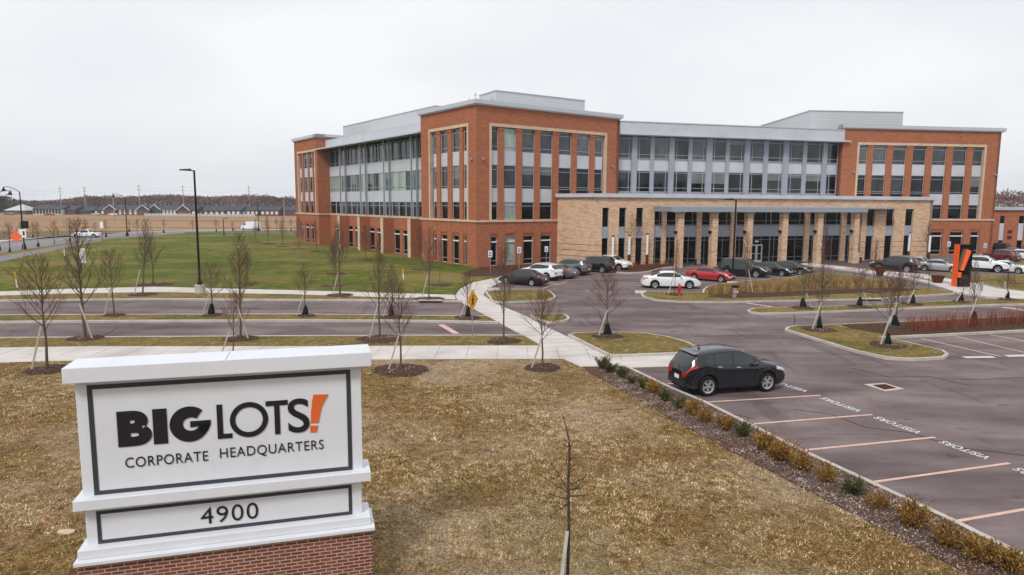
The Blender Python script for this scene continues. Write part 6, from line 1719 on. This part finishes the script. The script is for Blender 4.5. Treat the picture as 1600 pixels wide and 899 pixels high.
# planters
for u, vb, vt, hwpx, lab in [(1374.5, 431, 417, 7.5, 'round rusty planter bowl behind the slim red tree on the right'), (1464.7, 442, 431, 9, 'square tapered rusty planter just left of the orange monument')]:
    x, y = G(u, vb, .16); zt = zat(u, vt, y); w = hwpx * y / FPX
    t = thing('planter', lab, 'planter', (x, y, .16)); m = MB()
    n = 20 if vb < 435 else 4
    prof = [(.0, .16), (w * .62, .16), (w, zt), (w * .9, zt), (w * .85, zt - .1)]
    if n == 4: prof = [(r_ * 1.3, z_) for r_, z_ in prof]
    m.lathe(prof, x, y, n); bb = m.build('bowl', rust, t, smooth=30)
    m = MB(); m.lathe([(w * .88 * (1.3 if n == 4 else 1), zt - .08), (0, zt - .06)], x, y, n); m.build('soil', mulchm, t)
# bollard lights and litter bins
for u, vb, vt, mt, w, lab, cat in [(1533, 455.5, 441, galv, .12, 'grey bollard on the walk right of the orange monument', 'bollard'), (1569.5, 453, 440, galv, .10, 'grey bollard on the walk near the right edge', 'bollard'), (1104.5, 413, 403, black, .28, 'dark litter bin beside the second entrance column', 'litter bin'), (1342.5, 410.5, 402, rust, .32, 'brown litter bin beside the last entrance column', 'litter bin'),
                              (1087, 414, 405, black, .12, 'short dark bollard left of the second entrance column', 'bollard')]:
    x, y = G(u, vb, .1); zt = zat(u, vt, y); t = thing(cat.replace(' ', '_'), lab, cat, (x, y, .1))
    m = MB(); m.lathe([(0, .1), (w * .95, .1), (w, zt - .12)], x, y, 12); m.build('body', mt, t, smooth=50); m = MB(); m.lathe([(w * 1.08, zt - .11), (w * 1.08, zt - .03), (0, zt)], x, y, 12); m.build('top', mt, t)
m = MB(); x, y = G(1335, 411, .06); m.box(x - .6, x + .45, y - .3, y + .3, .06, 1.45); tag(m.build('stone_planter_block', kerbmat), 'tan stone block standing at the last entrance column', 'block')
# orange monument
x0, y0 = G(1494.3, 448.5, .16)
mo = thing('logo_monument', 'black slab monument with orange side and large orange exclamation mark', 'monument', (x0 + .6, y0 + .2, .16))
FM = Frame((x0, y0), (x0 + 1.29, y0 + .06)); zt = zat(1499, 382.5, y0)
m = MB(); FM.box(m, 0.0, 1.29, -.62, 0, .16, zt); m.build('black_slab', pmat('slab_black', (0.006, 0.006, 0.006), .8, 0, .1), mo)
m = MB(); FM.box(m, -.05, -.002, -.66, .02, .16, zt + .02); m.build('orange_side', orange, mo); P = FM.P
def exq(w0, w1, mat, nm, dx=0.0, poly=None):
    m = MB(); k = len(poly); m.v += [tuple(P(a + dx, w1, b)) for a, b in poly] + [tuple(P(a + dx, w0, b)) for a, b in poly]
    m.f.append(tuple(range(k))); m.m.append(0)
    for i in range(k): j = (i + 1) % k; m.f.append((i, k + i, k + j, j)); m.m.append(0)
    m.build(nm, mat, mo)
def zz8(y): return zat(1500, 360 + y / 7.49, y0)
def ss8(x, w=.25): return FM.hs(1440 + x / 7.49, w, 405)
e1 = [(ss8(462), zz8(465)), (ss8(500), zz8(470)), (ss8(572), zz8(240)), (ss8(520), zz8(218))]
exq(-.01, .30, orange, 'exclamation_mark', 0, e1); 
e0 = [(ss8(455), zz8(455)), (ss8(466), zz8(465)), (ss8(520), zz8(218)), (ss8(500), zz8(216)), (ss8(474), zz8(300))]
exq(-.01, .19, olive, 'recess_panel', 0, e0)
e2 = [(ss8(443), zz8(550)), (ss8(478), zz8(552)), (ss8(480), zz8(490)), (ss8(440), zz8(490))]
exq(-.01, .28, orange, 'exclamation_dot', 0, e2)
# box near left wall of building, utility meters
for u, v, w_, h_, lab in [(509, 381.5, 1.3, .9, 'dark utility unit at the foot of the far left pavilion return')]:
    x, y = G(u, v, .12); m = MB(); m.box(x - w_ / 2, x + w_ / 2, y - .4, y + .4, .12, .12 + h_); tag(m.build('utility_unit', black), lab, 'utility box')
x, y = G(104, 832, ZG); m = MB(); rr = random.Random(8)
pp = [(x + (.22 + rr.uniform(-.07, .07)) * math.cos(a), y + (.13 + rr.uniform(-.04, .04)) * math.sin(a)) for a in np.linspace(0, 6.0, 11)]; m.prism(pp, ZG, ZG + .03)
tag(m.build('flat_stone', limestone), 'flat pale stone lying on the lawn left of the sign', 'stone')

# ------------------------------------------------------------------ FAR BACKGROUND
def gable(name, label, cat, u0, u1, vb, ve, vr, dep, wallm, roofm, group, windows=0, gables=(), wm=None, hip=False, wrows=1):
    p0, p1 = D(u0, vb, dep), D(u1, vb, dep); ze = zat(u0, ve, dep); zr = zat(u0, vr, dep)
    t = thing(name, label, cat, ((p0.x + p1.x) / 2, dep, 0), 0, group)
    m = MB(); m.box(p0.x, p1.x, dep, dep + 12, -1, ze); m.build('wall', wallm, t)
    m = MB(); o = .5; ym = dep + 6; hx = 5 if hip else -.5
    m.v += [(p0.x - o, dep - o, ze), (p1.x + o, dep - o, ze), (p1.x + o, dep + 12.5, ze), (p0.x - o, dep + 12.5, ze), (p0.x + hx, ym, zr), (p1.x - hx, ym, zr)]
    m.f += [(0, 1, 5, 4), (2, 3, 4, 5), (1, 2, 5), (3, 0, 4), (3, 2, 1, 0)]; m.m += [0] * 5
    rf = m.build('roof', roofm, t)
    for g in gables:                     # front gables with white trim
        gx = D(g, vb, dep).x; w = 3.4; m = MB()
        zg = zr + .2
        m.v += [(gx - w, dep - 1.2, ze), (gx + w, dep - 1.2, ze), (gx, dep - 1.2, zg), (gx - w, dep + 6, ze), (gx + w, dep + 6, ze), (gx, dep + 6, zg)]; m.f += [(0, 1, 2), (0, 2, 5, 3), (1, 4, 5, 2)]; m.m += [0] * 3
        gb = m.build('gable', roofm, t)
        m = MB(); m.tube([(gx - w - .2, dep - 1.3, ze - .1), (gx, dep - 1.3, zg + .1), (gx + w + .2, dep - 1.3, ze - .1)], .22, 4); m.build('gable_trim', farwhite, gb)
        m = MB(); m.box(gx - w + .4, gx + w - .4, dep - 1.1, dep, -1, ze + .05); m.build('bay_wall', wallm, gb)
    for r in range(wrows):
        for k in range(windows):
            x = p0.x + (p1.x - p0.x) * (k + .5) / windows; zc = ze * (.40 if r == 0 else .80) if wrows > 1 else ze * .55
            m = MB(); m.box(x - .65, x + .65, dep - .1, dep + .1, zc - .75, zc + .75); m.build('window', wm or farwhite, t)
GH = 'houses beyond the stubble field'
dpt = 372
gable('house', 'red brick building with pale grey hipped roof at the far left', 'house', 8, 40, 337, 329, 319.5, dpt, farbrick, rooflight, GH, 3, hip=True, wm=fargreen)
gable('apartment_house', 'white two storey apartments with dark roof at the far left', 'house', 52, 96, 337, 327, 320.5, dpt, farwhite, roofdark, GH, 9, wm=roofdark, wrows=2)
gable('apartment_house', 'red brick block between the white apartments and a low dark building', 'house', 97, 117, 337, 328, 321.5, dpt + 3, farbrick, roofdark, GH, 3, wm=fardark)
gable('house', 'low dark brown building behind a long fence at left', 'house', 119, 143, 337, 330, 323, dpt + 6, farbrick, roofdark, GH, 3, wm=fardark)
gable('house', 'small dark building half hidden by hedge left of the gabled townhouse', 'house', 145, 166, 337, 329, 323, dpt + 8, fardark, roofdark, GH, 2)
gable('townhouse', 'brick townhouse with two white trimmed gables', 'house', 168, 232, 337, 328, 321, dpt, farbrick, roofdark, GH, 8, gables=(174, 225), wrows=2, wm=farwhite)
gable('townhouse', 'dark sided townhouse with pale windows right of the brick gabled one', 'house', 236, 276, 337, 328, 321, dpt + 4, fardark, roofdark, GH, 7, gables=(243,), wrows=2)
gable('townhouse', 'dark townhouse with one wide white trimmed gable left of the tall lamp', 'house', 280, 306, 337, 329, 321.5, dpt, farbrick, roofdark, GH, 4, gables=(288,))
gable('townhouse', 'long dark roofed house just right of the tall lamp', 'house', 309, 352, 337.5, 330, 322, dpt + 5, fardark, roofdark, GH, 5)
gable('townhouse', 'dark roofed house with white porch in the middle of the right group', 'house', 354, 376, 337.5, 329, 322.5, dpt, fardark, roofdark, GH, 3)
gable('townhouse', 'brick house with dark roof left of the white post', 'house', 378, 405, 338.5, 329, 322.5, dpt + 3, farbrick, roofdark, GH, 4)
gable('townhouse', 'brick house with white windows behind the van', 'house', 407, 436, 338.5, 329, 322.5, dpt, farbrick, roofdark, GH, 4)
gable('townhouse', 'brick house ending at the building edge', 'house', 438, 470, 338.5, 329, 323, dpt + 4, farbrick, roofdark, GH, 4, wm=fardark)
# white rail fence
fw = thing('rail_fence', 'long white rail fence along the far side of the stubble field', 'fence', (D(300, 338, 352).x, 352, 0))
xa, xb = D(226, 338, 352).x, D(398, 338, 352).x
m = MB()
for z in (.35, .75, 1.15): m.box(xa, xb, 351.95, 352.05, z - .09, z + .09)
m.build('rail', farwhite, fw); m = MB()
for i in range(56): x = xa + (xb - xa) * i / 55; m.box(x - .09, x + .09, 351.9, 352.1, 0, 1.4)
tag(m.build('posts', farwhite, fw), kind='stuff')
# utility poles
GP = 'utility poles behind the field'
tops = []
for u, vt, dep, lab in [(20, 296, 440, 'thin pale utility pole at the far left behind the hipped roof'), (96, 292, 430, 'tall thin utility pole behind the white apartments'), (134, 291.5, 430, 'tall thin utility pole right of the white apartments'), (219, 288.5, 420, 'tall thin utility pole behind the two gabled townhouse'), (287.5, 289.5, 420, 'tall thin utility pole left of the black parking lamp'), (390, 290.5, 420, 'tall thin utility pole above the white van'), (470, 291, 420, 'utility pole hidden by the building edge')]:
    x = D(u, 330, dep).x; zt = zat(u, vt, dep); t = thing('utility_pole', lab, 'pole', (x, dep, 0), 0, GP)
    m = MB(); m.tube([(x, dep, -1), (x, dep, zt)], [.26, .17], 6); m.build('pole', polem, t)
    for dz in (1.2, 3.2):
        m = MB(); m.box(x - 1.3, x + 1.3, dep - .1, dep + .1, zt - dz, zt - dz + .18); m.build('cross_arm', polem, t)
    tops.append((x, dep, zt))
for u, vb, vt, lab, arm in [(179, 344, 302, 'nearer wooden pole with wide cross arm in front of the brick townhouse', True), (444.5, 346, 312, 'plain pale pole right of the white van', False)]:
    x, y = G(u, vb); y = min(y, 330); x = D(u, vb, y).x; zt = zat(u, vt, y); t = thing('utility_pole', lab, 'pole', (x, y, 0))
    m = MB(); m.tube([(x, y, 0), (x, y, zt)], [.22, .15], 6); m.build('pole', polem, t)
    if arm: m = MB(); m.box(x - 4, x + 4, y - .12, y + .12, zt - 1.3, zt - 1.0); m.build('cross_arm', polem, t)
for li, dz in enumerate((1.1, 3.1, 8.5)):
    m = MB()
    for (xa_, ya_, za_), (xb_, yb_, zb_) in zip([(-420, 440, 19)] + tops, tops):
        pts = [(xa_ + (xb_ - xa_) * k / 8, ya_ + (yb_ - ya_) * k / 8, za_ + (zb_ - za_) * k / 8 - dz - 1.2 * 4 * (k / 8) * (1 - k / 8)) for k in range(9)]
        m.tube(pts, .035, 3, cap=False)
    tag(m.build('power_line', wirem), ['topmost power line strung between the far utility poles', 'middle power line strung between the far utility poles', 'lowest power line strung between the far utility poles'][li], 'power line')
# woods
def woods(name, label, x0, x1, y0, depth, hfun, n, mat, seed, size=1.1):
    r = np.random.default_rng(seed)
    X = r.uniform(x0, x1, n); Yy = y0 + r.random(n) ** 1.5 * depth
    Hh = np.array([hfun(a) for a in X]); lump = .86 + .07 * np.sin(X * .11 + Yy * .1) + .05 * np.sin(X * .43 + 1.3) + .04 * np.sin(X * .93) + r.normal(size=n) * .03
    Z = Hh * lump * (1 - (r.random(n) ** 2.2) * .95)
    an = r.uniform(0, 6.283, (n, 3)); s = r.uniform(.25, size, n)
    V = np.zeros((n, 3, 3))
    for k in range(3):
        d = r.normal(size=(n, 3)); d /= np.linalg.norm(d, axis=1)[:, None]
        d[:, 2] *= 1.5
        V[:, k, 0] = X + d[:, 0] * s; V[:, k, 1] = Yy + d[:, 1] * s; V[:, k, 2] = Z + d[:, 2] * s
    me = bpy.data.meshes.new(name); me.vertices.add(3 * n); me.vertices.foreach_set('co', V.reshape(-1))
    me.loops.add(3 * n); me.loops.foreach_set('vertex_index', np.arange(3 * n)); me.polygons.add(n)
    me.polygons.foreach_set('loop_start', np.arange(0, 3 * n, 3)); me.polygons.foreach_set('loop_total', np.full(n, 3))
    me.update(calc_edges=True); me.materials.append(mat)
    o = bpy.data.objects.new(name, me); COL.objects.link(o)
    return tag(o, label, 'woods', kind='stuff')
def hleft(x):
    u = 800 + x / 460 * FPX
    return interp([(-200, 7.0), (0, 7.6), (50, 8), (130, 8.8), (150, 10.2), (230, 11.8), (300, 11.6), (400, 12), (470, 10.8), (700, 10.5)], u)
woods('woods', 'far reddish brown bare woods behind the houses', -470, -60, 440, 60, hleft, 140000, woodsm, 1, .75)
woods('evergreens', 'dark evergreens above the pale hipped roof at the far left', -385, -318, 425, 12, lambda x: 10.0, 5000, evergreenm, 2, 1.2)
woods('woods', 'bare woods above the low brick wing at the right', 120, 420, 205, 40, lambda x: 12.6, 80000, woodsm, 3, .5)
woods('woods', 'bare woods on the far side of the road behind the photographer', -190, 230, -95, -30, lambda x: 19.0, 50000, woodsm, 4, 1.8)
GHg = random.Random(3)
for i, (u, w_) in enumerate([(330, 6), (347, 5), (150, 8), (160, 7)]):
    pass

# ------------------------------------------------------------------ thin air between here and the far tree line
me = bpy.data.meshes.new('haze'); mbz = MB(); mbz.box(-900, 900, -300, 900, -1.1, 40); me.from_pydata([tuple(v) for v in mbz.v], [], mbz.f); me.update()
hm = bpy.data.materials.new('haze'); hm.use_nodes = True; hn = hm.node_tree; hn.nodes.clear()
ho = hn.nodes.new('ShaderNodeOutputMaterial'); hv = hn.nodes.new('ShaderNodeVolumePrincipled'); hv.inputs['Color'].default_value = (0.85, 0.88, 0.92, 1); hv.inputs['Density'].default_value = 0.00022
hn.links.new(hv.outputs[0], ho.inputs['Volume']); me.materials.append(hm)
hzo = bpy.data.objects.new('haze', me); COL.objects.link(hzo); hzo['kind'] = 'stuff'; hzo['label'] = 'thin pale haze over the whole site'; hzo['category'] = 'haze'
